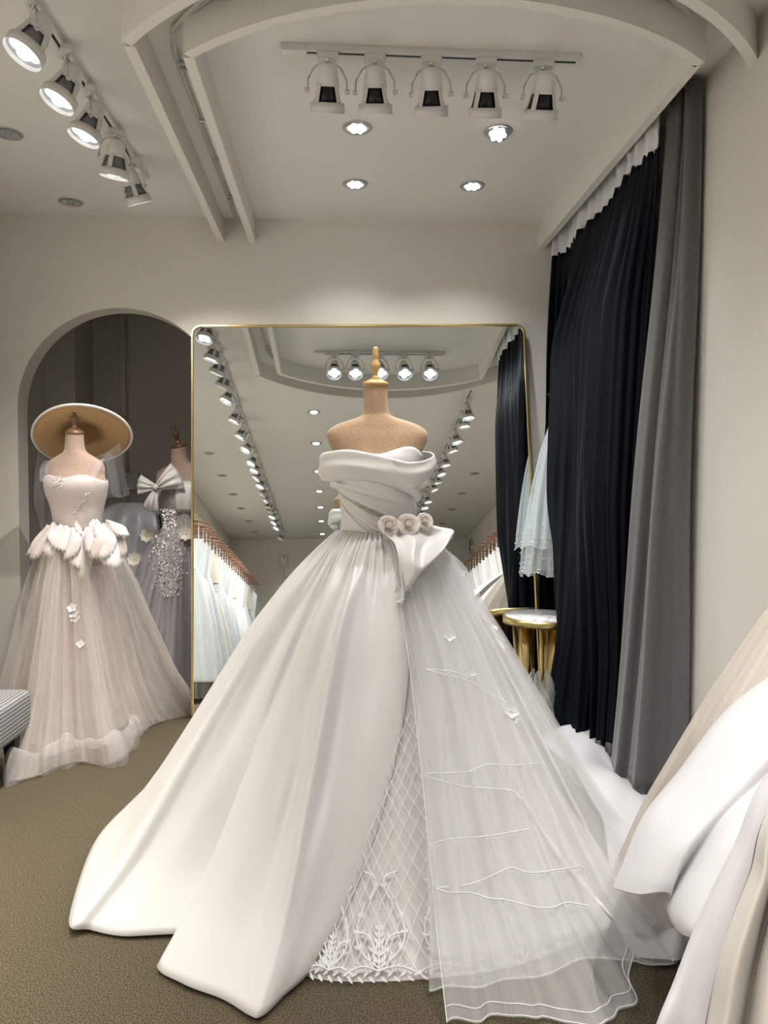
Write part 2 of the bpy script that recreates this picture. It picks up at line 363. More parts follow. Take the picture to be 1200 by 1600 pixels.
def lamp_proto(sink, watts, name='track_spotlight'):
    o = empty(name); PZ = -.125
    k = MB(); k.box((-.036, -.016, -.022), (.036, .016, 0)); k.build('adapter', 'whitemetal', o, smooth=False, bevel=.003)
    k = MB(); k.tube([(0, 0, -.022), (0, 0, -.034)], .007, 8); k.build('swivel', 'chrome', o)
    k = MB()
    for s in (-1, 1): k.tube([(0, 0, -.034), (s*.022, 0, -.034), (s*.045, 0, -.048), (s*.066, 0, -.088), (s*.0665, 0, PZ-.008)], .0034, 6)
    k.build('yoke', 'whitemetal', o)
    for s in (-1, 1):
        k = MB(); k.tube([(s*.060, 0, PZ), (s*.076, 0, PZ)], .008, 8); k.build('knob', 'whitemetal', o)
    def body(mb, nm, mt, sm=True): b = mb.build(nm, mt, o, smooth=sm, loc=(0, 0, PZ)); b['tilt'] = 1; return b
    body(MB().lathe([(.001, .082), (.026, .080), (.031, .070), (.041, .012), (.039, .012), (.029, .068), (.001, .076)], 24), 'rear_cup', 'whitemetal')
    for i in range(4):
        a = math.pi/4+i*math.pi/2; q = .16
        V = [(r*math.cos(a+s*w_), r*math.sin(a+s*w_), z) for r, z, w_ in ((.0415, .02, .22), (.056, -.036, .17)) for s in (-1, 1)]
        V += [(.94*x, .94*y, z) for x, y, z in V]
        body(MB().add(V, [(0, 1, 3, 2), (4, 6, 7, 5), (0, 2, 6, 4), (1, 5, 7, 3), (0, 4, 5, 1), (2, 3, 7, 6)]), 'strut', 'whitemetal', False)
    body(MB().lathe([(.053, -.034), (.0575, -.034), (.0600, -.066), (.0575, -.066), (.053, -.034)], 32), 'front_ring', 'whitemetal')
    body(MB().lathe([(.001, .052), (.022, .050), (.024, .030), (.033, .018), (.040, -.010), (.050, -.040), (.001, -.040)], 40, mod=lambda a, kk: 1 if kk in (0, 6) else (1.0 if int(a/(2*math.pi)*40+.5) % 2 else .88)), 'heat_sink', sink)
    body(MB().lathe([(.056, -.052), (.030, -.049), (.001, -.048)], 28), 'lens', 'lens')
    for i in range(4):
        a = i*math.pi/2; c = (.026*math.cos(a), .026*math.sin(a), -.0545)
        body(MB().lathe([(.019, .003), (.016, 0), (.001, -.001)], 14, c), 'led', 'led')
    ld = bpy.data.lights.new('lamp_beam', 'SPOT'); ld.energy = watts; ld.color = LAMP_COL; ld.spot_size = R(95); ld.spot_blend = 1.0; ld.shadow_soft_size = .012
    l = bpy.data.objects.new('lamp_beam', ld); col.objects.link(l); l.parent = o; l.location = (0, 0, PZ); l['tilt'] = 2
    return o
def place_lamp(o, loc, rz, tilt, label, group=None, roll=0):
    o.location = loc; o.rotation_euler = (0, 0, R(rz)); tag(o, label, 'spotlight', group)
    for c in o.children:
        t = c.get('tilt', 0)
        if t: c.rotation_euler = (R(tilt), 0, 0)
        if t == 2: c.location = (0, math.sin(R(tilt))*.072, -.125-math.cos(R(tilt))*.072)
    return o
TZ = H-.022
protoC = lamp_proto('darksink', CENTRE_W*10); usedC = False
names5 = ['leftmost', 'second from left', 'middle', 'second from right', 'rightmost']
YT = 2.543
track('light_track', (-.187, YT, H), (.835, YT, H), 'short white light track holding five spotlights above the gown')
for i, (px, rz, ti) in enumerate([(512, 2, 27), (585, -4, 26), (672, -6, 29), (757, -3, 28), (847, 0, 29)]):
    o = protoC if i == 0 else copy_tree(protoC)
    place_lamp(o, (Fl(px, 99, TZ)[0], YT, TZ), rz, ti, names5[i]+' of the five white spotlights on the short track above the gown', 'spotlights on the short track')
protoL = lamp_proto('greysink', TRACK_W*10); XL = -.915
track('light_track', (XL, 3.62, H), (XL-.06, -4.6, H), 'long white light track running along the left part of the ceiling')
first = True
spots = [((62, -6), 122, 27, 'nearest spotlight on the left ceiling track, lens lit, at the top left corner'),
         ((95, 76), 118, 25, 'second spotlight of the left ceiling track, lit lens turned to the viewer'),
         ((137, 138), 112, 20, 'third spotlight of the left ceiling track, lens seen at a flat angle'),
         ((176, 203), 40, 14, 'fourth spotlight of the left ceiling track, pointing down with slotted housing'),
         ((206, 250), -35, 26, 'farthest spotlight of the left ceiling track, turned towards the mirror')]
for px, rz, ti, lab in spots:
    p = Fl(*px, TZ); o = protoL if first else copy_tree(protoL); first = False
    place_lamp(o, (XL+.005, p[1], TZ), rz, ti, lab, 'spotlights on the left track')
for i, y in enumerate([1.98, 1.50, 1.05, .62, .15, -.12, -.46, -.80, -1.20, -1.50, -1.90, -2.17, -2.50, -2.92, -3.30, -4.12]):
    place_lamp(copy_tree(protoL), (XL-.05*(3.6-y)/8, y, TZ), 90+random.uniform(-30, 25), random.uniform(22, 36), ORD[i+5]+' spotlight from the back wall on the left ceiling track, seen only in the mirror', 'left track spotlights in the mirror')
track('light_track', (1.165, 2.0, H), (1.15, -2.75, H), 'long white light track along the right of the ceiling, seen in the mirror')
for i, y in enumerate([1.62, 1.40, .92, .64, .12, -.26, -.60, -.96, -1.58, -1.92, -2.40]):
    place_lamp(copy_tree(protoL), (1.16, y, TZ), -90+random.uniform(-35, 30), random.uniform(6, 22), ORD[i]+' spotlight from the curtain on the right ceiling track, seen only in the mirror', 'right track spotlights in the mirror')
def downlight_proto(lit, tilt=0):
    o = empty('recessed_downlight')
    MB().lathe([(.043, .0), (.047, -.003), (.060, -.004), (.062, -.001), (.062, .0)], 36).build('trim_ring', 'silverring', o)
    r = MB().lathe([(.047, -.002), (.042, -.004+.002), (.001, -.003)] if not tilt else [(.046, -.001), (.044, -.012), (.001, -.014)], 28).build('lamp_face', 'lens', o, loc=(0, 0, -.003)); 
    for i in range(7):
        a = i*math.pi/3; c = (0, 0) if i == 6 else (.026*math.cos(a), .026*math.sin(a))
        MB().lathe([(.011, .002), (.010, -.002), (.001, -.003)], 12, (c[0], c[1], -.0055 if not tilt else -.016)).build('led', 'led' if lit else 'ledoff', r)
    if tilt: r.rotation_euler = (R(tilt), R(6), 0)
    if lit:
        ld = bpy.data.lights.new('downlight_beam', 'SPOT'); ld.energy = DOWN_W*10; ld.color = (.95, .98, 1); ld.spot_size = R(120); ld.spot_blend = 1; ld.shadow_soft_size = .010
        l = bpy.data.objects.new('downlight_beam', ld); col.objects.link(l); l.parent = o; l.location = (0, 0, -.03)
    return o
dl = downlight_proto(True); dlt = downlight_proto(True, -22); dlo = downlight_proto(False)
def put(o, p, lab, g): o.location = (p[0], p[1], H); tag(o, lab, 'downlight', g)
put(dl, Fl(555, 287, H), 'lit recessed ceiling downlight nearest the back wall, left of the pair', 'lit downlights over the gown')
put(copy_tree(dl), Fl(738, 290, H), 'lit recessed ceiling downlight nearest the back wall, right of the pair', 'lit downlights over the gown')
put(copy_tree(dl), Fl(558, 199, H), 'lit recessed downlight partly hidden behind the second spotlight of the short track', 'lit downlights over the gown')
put(dlt, Fl(778, 205, H), 'lit downlight with tilted lamp under the fourth spotlight of the short track', 'lit downlights over the gown')
put(dlo, Fl(110, 315, H), 'unlit grey recessed downlight in the left ceiling, nearest the arch', 'unlit downlights at left')
put(copy_tree(dlo), Fl(12, 208, H), 'unlit grey recessed downlight cut by the left edge of the photo', 'unlit downlights at left')
for i, y in enumerate((1.22, .28, -.80, -1.76, -2.69, -3.65, -4.69)):
    put(copy_tree(dl), (-.24-.012*(1.2-y), y), ORD[i]+' lit downlight of the centre ceiling row in the mirror, counted from the top', 'lit downlights in the mirror')
for i, y in enumerate((-.1, -1.0, -1.93, -2.76, -3.64, -4.5)):
    put(copy_tree(dlo), (-1.45, y), ORD[i]+' unlit downlight near the left wall in the mirror, counted from the top', 'unlit downlights in the mirror, left')
for i, y in enumerate((-.9, -1.9, -2.86, -3.87)):
    put(copy_tree(dlo), (1.68, y), ORD[i]+' unlit downlight near the right wall in the mirror, counted from the top', 'unlit downlights in the mirror, right')
# ================================================================== MIRROR
TH = R(7.35); MW, MH = 1.852, 2.125
mo = empty('floor_mirror', (.163, 3.842, .012), label='large wall-height mirror in a thin brass frame leaning against the back wall', cat='mirror')
mo.rotation_mode = 'XYZ'; mo.rotation_euler = (-TH, R(-1.0), 0)
def rrect(wd, ht, r, n=8):
    pts = []
    for cx, cz, a0 in ((wd/2-r, r, -90), (wd/2-r, ht-r, 0), (-wd/2+r, ht-r, 90), (-wd/2+r, r, 180)):
        for i in range(n+1): a = R(a0+90*i/n); pts.append((cx+r*math.cos(a), cz+r*math.sin(a)))
    return pts
def ringsweep(wd, ht, r, prof):
    G = []
    for off, y in prof:
        G.append([(x, y, z) for x, z in rrect(wd-2*off, ht-2*off, max(.005, r-off))])
    G = [[(x, y, z+prof[k][0]) for x, y, z in row] for k, row in enumerate(G)]
    return np.array(G).transpose(1, 0, 2)
k = MB(); k.grid(ringsweep(MW, MH, .055, [(0, .03), (0, -.006), (.003, -.009), (.009, -.009), (.012, -.006), (.012, .03), (0, .03)]), True); k.build('frame', 'brass', mo, smooth=False)
pts = rrect(MW-.024, MH-.024, .045); k = MB(); k.add([(x, 0, z+.012) for x, z in pts], [tuple(range(len(pts)))]); k.build('mirror_glass', 'mirror', mo, smooth=False)
pts = rrect(MW-.02, MH-.02, .045); k = MB(); k.add([(x, .02, z+.01) for x, z in pts], [tuple(reversed(range(len(pts))))]); k.build('backing_board', 'greyplastic', mo, smooth=False)
# ================================================================== CLOTH TOOLS
def make_prof(pts):
    a = np.array(pts); 
    def f(t): return np.interp(t, a[:, 0], a[:, 1])
    # smooth by sampling a spline through the table
    ts = np.linspace(0, 1, 201); y = f(ts); kern = np.ones(15)/15; yp = np.concatenate([2*y[0]-y[7:0:-1], y, 2*y[-1]-y[-2:-9:-1]]); ys = np.convolve(yp, kern, 'valid')
    ys = (ys-ys[0])/(ys[-1]-ys[0])*(y[-1]-y[0])+y[0]
    return lambda t: np.interp(t, ts, ys)
GOWN_PROF = make_prof([(0, 0), (.05, .07), (.12, .155), (.2, .24), (.33, .37), (.585, .585), (.8, .765), (.9, .86), (1, 1)])
class Skirt:
    """cloth lofted from a waist ellipse to a hem drawn on the ground; columns (waist angle, hem x, y, z, mid x, mid y, fold x, fold y)"""
    def __init__(s, c, zw, rx, ry, cols, prof=GOWN_PROF, ripple=None, off=0.0, fold0=.45):
        s.c = np.array(c); s.zw = zw; s.rx = rx; s.ry = ry; s.prof = prof; s.rip = ripple; s.off = off; s.f0 = fold0
        s.cols = np.array([list(q)+[0]*(8-len(q)) for q in cols], float)
    def __call__(s, u, t):
        u = np.atleast_1d(np.asarray(u, float)); t = np.atleast_1d(np.asarray(t, float)); u, t = np.broadcast_arrays(u, t); sh = u.shape
        u = u.ravel(); t = t.ravel(); q = cr(s.cols, u); th = np.radians(q[:, 0]); s_ = s.prof(t)
        wx = s.c[0]+s.rx*np.cos(th); wy = s.c[1]+s.ry*np.sin(th)
        k = 4*s_*(1-s_); f = sstep(t, s.f0, 1.0)
        x = wx+(q[:, 1]-wx)*s_+q[:, 4]*k+q[:, 6]*f; y = wy+(q[:, 2]-wy)*s_+q[:, 5]*k+q[:, 7]*f
        z = s.zw+(q[:, 3]-s.zw)*t
        dx, dy = x-s.c[0], y-s.c[1]; r = np.hypot(dx, dy)+1e-6; d = s.off+(s.rip(u, t) if s.rip else 0)
        return np.stack([x+dx/r*d, y+dy/r*d, z+d*.35], -1).reshape(*sh, 3)
    def grid(s, nu, nv, u0=0, u1=1, t0=0, t1=1):
        U, T = np.meshgrid(np.linspace(u0, u1, nu), np.linspace(t0, t1, nv), indexing='ij'); return s(U, T)
    def snap(s, pts, du=0.0):
        """where on the cloth a list of picture points falls (surface parameters)"""
        if not hasattr(s, '_t'):
            U, T = np.meshgrid(np.linspace(0, 1, 161), np.linspace(.02, 1, 161), indexing='ij'); Q = s(U, T); s._t = (U, T, proj(Q), np.linalg.norm(Q-CAM, axis=-1))
        U, T, W_, D = s._t; out = []
        for p in pts:
            e = np.hypot(W_[..., 0]-p[0], W_[..., 1]-p[1])+D*1.5; i = np.unravel_index(np.argmin(e), e.shape); out.append((U[i], T[i]))
        return np.array(out)
    def on(s, pts, lift=.006):
        q = s.snap(pts); o = s.off; s.off = o+lift; r = s(q[:, 0], q[:, 1]); s.off = o; return r
def leaf(mb, c, d, n, ln, wd, curl=.2):
    """one pointed leaf from c along d, lying square to n"""
    d = np.asarray(d, float); d /= np.linalg.norm(d); n = np.asarray(n, float); sd = np.cross(n, d); sd /= np.linalg.norm(sd)+1e-9
    c = np.asarray(c, float); G = []
    for i in range(5):
        a = i/4; wv = wd*math.sin(math.pi*min(1, a*.9+.08))**.8
        G.append([c+d*ln*a+n*curl*ln*a*a-sd*wv/2+n*wv*.15, c+d*ln*a+n*curl*ln*a*a, c+d*ln*a+n*curl*ln*a*a+sd*wv/2+n*wv*.15])
    return mb.grid(np.array(G))
# ================================================================== DRESS FORMS
def spline_rings(tab, n):
    a = np.array(tab, float); return cr(a, np.linspace(0, 1, n))
def form(name, c, tab, fin_tilt, linen, wood, label, neck_r, base_z0, rz=0):
    """dress form: padded torso, wooden neck cap, turned finial, pole and tripod base; tab rows z, rx, ry, dx, dy"""
    o = empty(name, (c[0], c[1], 0), label=label, cat='dress form')
    rg = spline_rings(tab, 70); n = 40; G = np.zeros((n, len(rg), 3)); ca, sa = math.cos(rz), math.sin(rz)
    for i in range(n):
        a = 2*math.pi*i/n
        for k, (z, rx, ry, dx, dy) in enumerate(rg):
            x, y = rx*math.cos(a), ry*math.sin(a); G[i, k] = (c[0]+dx+ca*x-sa*y, c[1]+dy+sa*x+ca*y, z)
    wbuild(MB().grid(G, True), 'torso', linen, o)
    zt = tab[0][0]; dx, dy = tab[0][3], tab[0][4]; p = (c[0]+dx, c[1]+dy, zt)
    k = MB().lathe([(.001, .0), (neck_r*1.02, 0), (neck_r*1.1, .006), (neck_r*1.02, .013), (neck_r*.62, .022), (neck_r*.3, .028), (.001, .029)], 28)
    cap = k.build('neck_cap', wood, o, loc=np.subtract(p, world_loc(o)))
    s = neck_r/.047
    k = MB().lathe([(q*s, z*s) for q, z in [(.001, 0), (.019, .0), (.016, .006), (.009, .016), (.010, .024), (.019, .046), (.0195, .056), (.012, .068), (.009, .078), (.0125, .088), (.0125, .094), (.010, .1), (.0115, .112), (.008, .121), (.001, .123)]], 20)
    f = k.build('finial', wood, cap, loc=(0, 0, .026))
    cap.rotation_euler = fin_tilt
    wbuild(MB().tube([(c[0], c[1], tab[-1][0]+.02), (c[0], c[1], .06)], .016, 12), 'pole', 'chrome', o)
    for i in range(3):
        a = R(30+120*i); wbuild(MB().tube([(c[0], c[1], .09), (c[0]+.12*math.cos(a), c[1]+.12*math.sin(a), .05), (c[0]+.2*math.cos(a), c[1]+.2*math.sin(a), .012)], .011, 8), 'leg', 'blackwood', o)
    return o
GC = np.array([P(590, 800, 2.85)[0], 2.85]); ZP = lambda y, Y=2.85: P(590, y, Y)[2]
pxm = 2.85/F_PX
tabM = [(ZP(603), .046, .046, -.008, .0), (ZP(625), .047, .047, -.008, .0), (ZP(645), .052, .05, -.006, .002), (ZP(651), .068, .055, -.003, .004), (ZP(657), .112, .064, 0, .006), (ZP(664), .160, .072, 0, .006), (ZP(673), .190, .080, 0, .004),
        (ZP(682), .196, .088, 0, .0), (ZP(694), .186, .096, 0, -.006), (ZP(706), .172, .105, 0, -.012), (ZP(722), .155, .122, 0, -.02), (ZP(745), .146, .126, 0, -.018), (ZP(770), .138, .112, 0, -.008), (ZP(800), .130, .100, 0, 0), (ZP(830), .127, .097, 0, 0), (ZP(870), .15, .11, 0, .01), (ZP(930), .17, .125, 0, .01), (ZP(960), .14, .1, 0, .01), (ZP(962), .001, .001, 0, .01)]
form('dress_form', GC, tabM, (R(4), 0, 0), 'linen', 'wood', 'tan linen dress form with pale wooden finial wearing the big ivory gown', .047, 0)
rgM = spline_rings(tabM, 400)
def torso(phi, z, off=0.0):
    """point on the big form's body, angle in degrees (270 = front)"""
    phi = np.radians(np.asarray(phi, float)); z = np.asarray(z, float)
    q = [np.interp(z, rgM[::-1, 0], rgM[::-1, i]) for i in range(1, 5)]
    return np.stack([GC[0]+q[2]+(q[0]+off)*np.cos(phi), GC[1]+q[3]+(q[1]+off)*np.sin(phi), z*np.ones_like(phi)], -1)
# ================================================================== THE BIG IVORY GOWN
gown = empty('ball_gown', (GC[0], GC[1], 0), label='large ivory satin ball gown with off-shoulder collar and tulle side in front of the mirror', cat='gown')
ZW = ZP(831)
# bodice
def band(phi0, phi1, ztop, zbot, off, nu=60, nv=12, bow=0.0, pleat=0.0):
    ph = np.linspace(phi0, phi1, nu); G = np.zeros((nu, nv, 3))
    for i, p in enumerate(ph):
        a = i/(nu-1); z1, z0 = ztop(a, p), zbot(a, p)
        for k in range(nv):
            b = k/(nv-1); G[i, k] = torso(p, z1+(z0-z1)*b, off+bow*math.sin(math.pi*b)+pleat*math.sin(2*math.pi*(1.6*b-1.1*a)+.6)*math.sin(math.pi*b)**.5)
    return G
def sweet(a, p):     # neckline: low at the back, V dip in the middle of the front
    d = p-270; return ZP(712)+.030*math.exp(-((d-38)/26)**2)-.004*math.exp(-(d/12)**2)
wbuild(MB().grid(band(90, 450, sweet, lambda a, p: ZW-.03, .007, 96, 30)), 'bodice', 'satin', gown, solid=.003)
lin = lambda y0, y1: (lambda a, p: ZP(y0+(y1-y0)*a))
crv = lambda ys: (lambda a, p: ZP(float(cr(np.array(ys)[:, None], a)[0, 0])))
wbuild(MB().grid(band(176, 362, crv([742, 742, 745, 752]), crv([764, 778, 799, 815, 818]), .0145, 70, 22, .003, .0045)), 'upper_drape', 'satin', gown, solid=.003)
wbuild(MB().grid(band(178, 350, crv([752, 757, 768, 782, 792]), crv([757, 765, 777, 789, 797]), .0195, 60, 6, .003)), 'drape_pleat', 'satin', gown, solid=.002)
wbuild(MB().grid(band(180, 345, crv([767, 782, 804, 819, 826]), crv([778, 800, 826, 834, 836]), .0105, 60, 16, .004, .002)), 'middle_drape', 'satin', gown, solid=.003)
wbuild(MB().grid(band(182, 292, crv([780, 803, 829, 834]), crv([830, 832, 835, 836]), .0095, 50, 8, .003)), 'waist_drape', 'satin', gown, solid=.003)
# strip of lace that shows between the drapes
k = MB()
for i in range(60):
    a = .32+.62*i/59; ph = 180+168*a; z = ZP(float(cr(np.array([766, 780, 802, 817, 822])[:, None], a)[0, 0])+random.uniform(-4, 5)*a); c0 = torso(ph, z, .017); t = torso(ph+2, z, .017)-c0
    leaf(k, c0, t+np.array([0, 0, random.uniform(-.006, .006)]), (0, -1, 0), .012, .005)
wbuild(k, 'lace_trim', mat('grey_lace', (.36, .33, .30), .6), gown)
# off-shoulder collar: left and right bands standing away from the arms
def collar(rows, nm, puff, seed):
    top = np.array([P(r[0], r[1], r[3]) for r in rows]); bot = np.array([P(r[0]+(r[4] if len(r) > 4 else 0), r[2], r[3]+.01) for r in rows])
    nu, nv = 56, 16; T = cr(top, np.linspace(0, 1, nu)); B = cr(bot, np.linspace(0, 1, nu)); G = np.zeros((nu, nv, 3)); cen = np.array([GC[0], GC[1]])
    for i in range(nu):
        for k in range(nv):
            b = k/(nv-1); p = T[i]+(B[i]-T[i])*b; d = p[:2]-cen; d /= np.linalg.norm(d)
            u = i/(nu-1); f = puff*math.sin(math.pi*b)**.7+.0055*math.sin(9*b+5*u+seed)*math.sin(math.pi*b)
            f += .008*math.exp(-((b-.25-.55*u)/.12)**2)*sstep(u, .2, .5)
            p = p.copy(); p[:2] += d*f; G[i, k] = p
    return wbuild(MB().grid(G), nm, 'satin', gown, solid=.005)
collar([(540, 712, 742, 2.96), (512, 708, 747, 2.92), (504, 709, 750, 2.84), (514, 706, 752, 2.765), (545, 703, 750, 2.715), (580, 709, 752, 2.69), (612, 717, 760, 2.69), (640, 726, 772, 2.715), (652, 738, 786, 2.76)], 'collar_fold', .014, 0)
collar([(584, 710, 742, 2.705), (606, 715, 752, 2.69), (636, 722, 765, 2.69), (660, 720, 758, 2.72, -6), (675, 714, 748, 2.775, -6), (677, 710, 744, 2.83, -6), (668, 706, 742, 2.90, -4), (640, 706, 742, 2.945)], 'collar_fold', .010, 2)
# under-sleeve loops that show below the collar
for rows in ([(520, 749, 755, 2.91), (516, 749, 759, 2.86), (522, 750, 763, 2.81), (534, 752, 767, 2.78)], [(647, 760, 768, 2.75), (660, 752, 763, 2.77), (671, 742, 757, 2.82), (668, 738, 750, 2.89)]):
    top = np.array([P(r[0], r[1], r[3]) for r in rows]); bot = np.array([P(r[0], r[2], r[3]) for r in rows]); G = np.stack([cr(top, np.linspace(0, 1, 20)), cr(bot, np.linspace(0, 1, 20))], 1)
    wbuild(MB().grid(G), 'sleeve_loop', 'satin_in', gown, solid=.003)
# skirts -------------------------------------------------------------
def hem(px, py, z=.006): return tuple(Fl(px, py, z)[:2])+(z,)
gx, gy = GC
def gathers(amp, freq, ph=0, big=.012, bf=7):
    def f(u, t):
        g = np.sin(u*freq+ph+1.3*np.sin(u*freq*.37))
        return amp*g*np.exp(-((t-.05)/.13)**2)+big*np.sin(u*bf*2+ph+1.5*np.sin(u*5))*np.clip(t*3, 0, 1)*(1-.25*t)
    return f
under_cols = [(90, gx+.05, 3.70, .006), (135, gx-.55, 3.52, .006), (175, gx-.80, 2.9, .006), (205, gx-.80, 2.35, .006), (235, *hem(330, 1480)), (250, *hem(440, 1515)), (262, *hem(505, 1533)), (272, *hem(580, 1537)), (284, *hem(680, 1533)), (300, *hem(800, 1515)), (318, *hem(910, 1470)), (335, *hem(975, 1410)), (0, gx+.72, 2.55, .006), (45, gx+.55, 3.3, .006), (90, gx+.05, 3.70, .006)]
for i in range(12, 15): under_cols[i] = (under_cols[i][0]+360,)+under_cols[i][1:]
under = Skirt(GC, ZW, .135, .105, under_cols, ripple=gathers(.004, 120, 0, .010, 9), off=-.012)
wbuild(MB().grid(under.grid(220, 60)), 'underskirt', 'under', gown)
sat_cols = [(60, gx+.35, 3.72, .006), (90, gx+.0, 3.78, .006), (125, gx-.58, 3.60, .006), (155, gx-.86, 3.15, .006), (175, gx-.95, 2.72, .006), (192, gx-.95, 2.40, .008), (204, *hem(114, 1438, .02), -.02, .0), (211, *hem(150, 1452)), (217, *hem(196, 1462)),
            (223, *hem(238, 1490), 0, 0, .085, .075), (228, *hem(250, 1508), 0, 0, .0, 0), (236, *hem(292, 1534)), (246, *hem(345, 1557)), (255, *hem(392, 1582)), (262, *hem(414, 1584), .03, 0), (272, *hem(446, 1553), .09, .0), (284, *hem(476, 1527), .155, .01)]
def sat_rip(u, t):
    g = np.sin(u*150+1.3*np.sin(u*41)); lo = np.exp(-((t-.05)/.11)**2)
    b = .017*np.sin(u*46+1.0)*sstep(t, .02, .2)*(1-.75*sstep(t, .3, .8))
    b += .016*np.exp(-((u-.80-.05*t)/.018)**2)*sstep(t, .05, .3)*(1-sstep(t, .7, 1))-.018*np.exp(-((u-.845-.03*t)/.02)**2)*sstep(t, .05, .3)*(1-sstep(t, .6, .95))
    b += -.02*np.exp(-((u-.77)/.02)**2-((t-.72)/.16)**2)+.012*np.exp(-((u-.87)/.03)**2-((t-.8)/.1)**2)
    return .007*g*lo+b
satin = Skirt(GC, ZW, .142, .112, sat_cols, ripple=sat_rip, off=.012, fold0=.42)
wbuild(MB().grid(satin.grid(330, 80)), 'satin_overskirt', 'satin', gown, solid=.004)
# lace lattice and embroidered scrolls on the front of the underskirt
RH = 1.25
def u_of(px, py): return under.snap([(px, py)])[0]
def lace_pts(pts2):          # picture points -> points just proud of the cloth
    return under.on(pts2, .016)
k = MB()
ua, ta = u_of(490, 1528); ub, tb = u_of(690, 1530); du = (ub-ua)
L0 = 1.28; wid = .33
def lat(a, h): return under(ua+du*a/wid, 1-h/L0)[0]
under_off = under.off
under.off = .006
for s in (1, -1):
    for i in range(-24, 30):
        pts = []
        for j in range(46):
            h = .02+j*.014; a = i*.036+s*h*.62
            if -.04 < a < wid+.02: pts.append(lat(a, h))
        if len(pts) > 3: k.tube(pts, .0015, 4)
wbuild(k, 'lace_lattice', 'lace', gown)
def scroll(mb, a0, h0, a1, h1, bend, nleaf, size, flip=1):
    N_ = 14; pts = []
    for i in range(N_+1):
        t = i/N_; a = a0+(a1-a0)*t-(h1-h0)*bend*math.sin(math.pi*t); h = h0+(h1-h0)*t+(a1-a0)*bend*math.sin(math.pi*t); pts.append(lat(a, h))
    mb.tube(pts, .0026, 5)
    for i in range(1, nleaf+1):
        j = min(N_-1, int(i*N_/(nleaf+1))); c = pts[j]; d = pts[j+1]-pts[j]; d /= np.linalg.norm(d); n = np.array([0, -.85, .5]); sd = np.cross(n, d)
        for s in (1, -1): leaf(mb, c, d+sd*s*.9, n, size*(1.1-.5*i/nleaf), size*.36, .05)
k = MB()
for a_c, sc_ in ((.19, 1.0), (.045, .8), (.36, .9), (.52, .9)):
    for s in (1, -1):
        scroll(k, a_c, .02, a_c+s*.095*sc_, .012, .12*s, 6, .022*sc_); scroll(k, a_c, .025, a_c+s*.04*sc_, .15*sc_, -.35*s, 4, .02*sc_); scroll(k, a_c+s*.012, .03, a_c+s*.07*sc_, .085*sc_, .3*s, 3, .022*sc_)
        scroll(k, a_c+s*.03, .15*sc_, a_c+s*.055*sc_, .21*sc_, .5*s, 2, .016*sc_)
    scroll(k, a_c, .02, a_c, .11*sc_, 0, 5, .026*sc_)
for i in range(9):      # climbing border beside the satin edge
    h = .12+i*.085; a = .055+.018*i
    scroll(k, a, h, a+.045, h+.07, .5, 3, .02); scroll(k, a+.01, h+.02, a-.02, h+.085, -.5, 2, .018)
wbuild(k, 'lace_embroidery', 'lace', gown)
k = MB()       # scalloped leaf border along the hem
for i in range(40):
    a = -.03+i*.015; leaf(k, lat(a, .012), lat(a+.012, .012+.008*(-1)**i)-lat(a, .012), (0, -.85, .5), .02, .007, .05)
wbuild(k, 'hem_lace_border', 'lace', gown)
under.off = under_off
# tulle layers
tul_cols = [(276, *hem(694, 1590), .02, .05), (282, *hem(745, 1588), .02, .03), (290, *hem(800, 1582), .02, 0), (298, *hem(850, 1590)), (306, *hem(905, 1598)), (314, *hem(950, 1585)), (322, *hem(976, 1556)), (334, *hem(975, 1490)), (345, *hem(990, 1440))]
def tul_rip(u, t): return .012*np.sin(u*34+2*np.sin(u*7)+3*t)*sstep(t, .05, .3)+.005*np.sin(u*61+9*t+2*np.sin(t*11))*sstep(t, .2, .5)+.004*np.sin(26*t+9*u)*sstep(t, .3, .6)+.006*np.sin(u*83+1)*np.exp(-((t-.1)/.15)**2)+.03*np.exp(-((t-.09)/.07)**2)
tulleA = Skirt(GC, ZW-.01, .165, .14, tul_cols, ripple=tul_rip, off=.022)
wbuild(MB().grid(tulleA.grid(120, 70, t0=.02)), 'tulle_front_panel', 'tulle', gown)
tul2_cols = [(272, *hem(668, 1545), .05, .02), (284, *hem(742, 1540)), (298, *hem(830, 1525)), (312, *hem(915, 1500)), (326, *hem(975, 1500)), (338, *hem(1025, 1508)), (350, *hem(1046, 1470)), (363, gx+.84, 2.38, .01), (385, gx+.80, 2.8, .01), (415, gx+.6, 3.3, .01), (445, gx+.2, 3.68, .01)]
tulleB = Skirt(GC, ZW-.005, .16, .13, tul2_cols, ripple=lambda u, t: .014*np.sin(u*52+1+2*np.sin(u*9))*sstep(t, .05, .3)+.028*np.exp(-((t-.1)/.08)**2), off=.010)
wbuild(MB().grid(tulleB.grid(200, 60)), 'tulle_side_layer', 'tulle', gown)
tulleC = Skirt(GC, ZW-.02, .16, .13, tul2_cols, ripple=lambda u, t: .012*np.sin(u*70+2+2*np.sin(u*13))*sstep(t, .05, .3)+.036*np.exp(-((t-.12)/.09)**2), off=.022)
wbuild(MB().grid(tulleC.grid(180, 50, t1=.955)), 'tulle_side_layer', 'tulle2', gown)
# satin fold that runs down under the tulle on the right
k = MB(); q = tulleC.on([(735, 1050), (762, 1130), (795, 1205), (838, 1285), (885, 1350), (930, 1405), (965, 1440)], -.002); pts = cr(q, np.linspace(0, 1, 50))
wbuild(k.tube(pts, [(.005+.002*math.sin(i*.9)+.004*(i/50))*min(1, i/8, (49-i)/8)+.001 for i in range(50)], 8), 'lace_fold', 'under', gown)
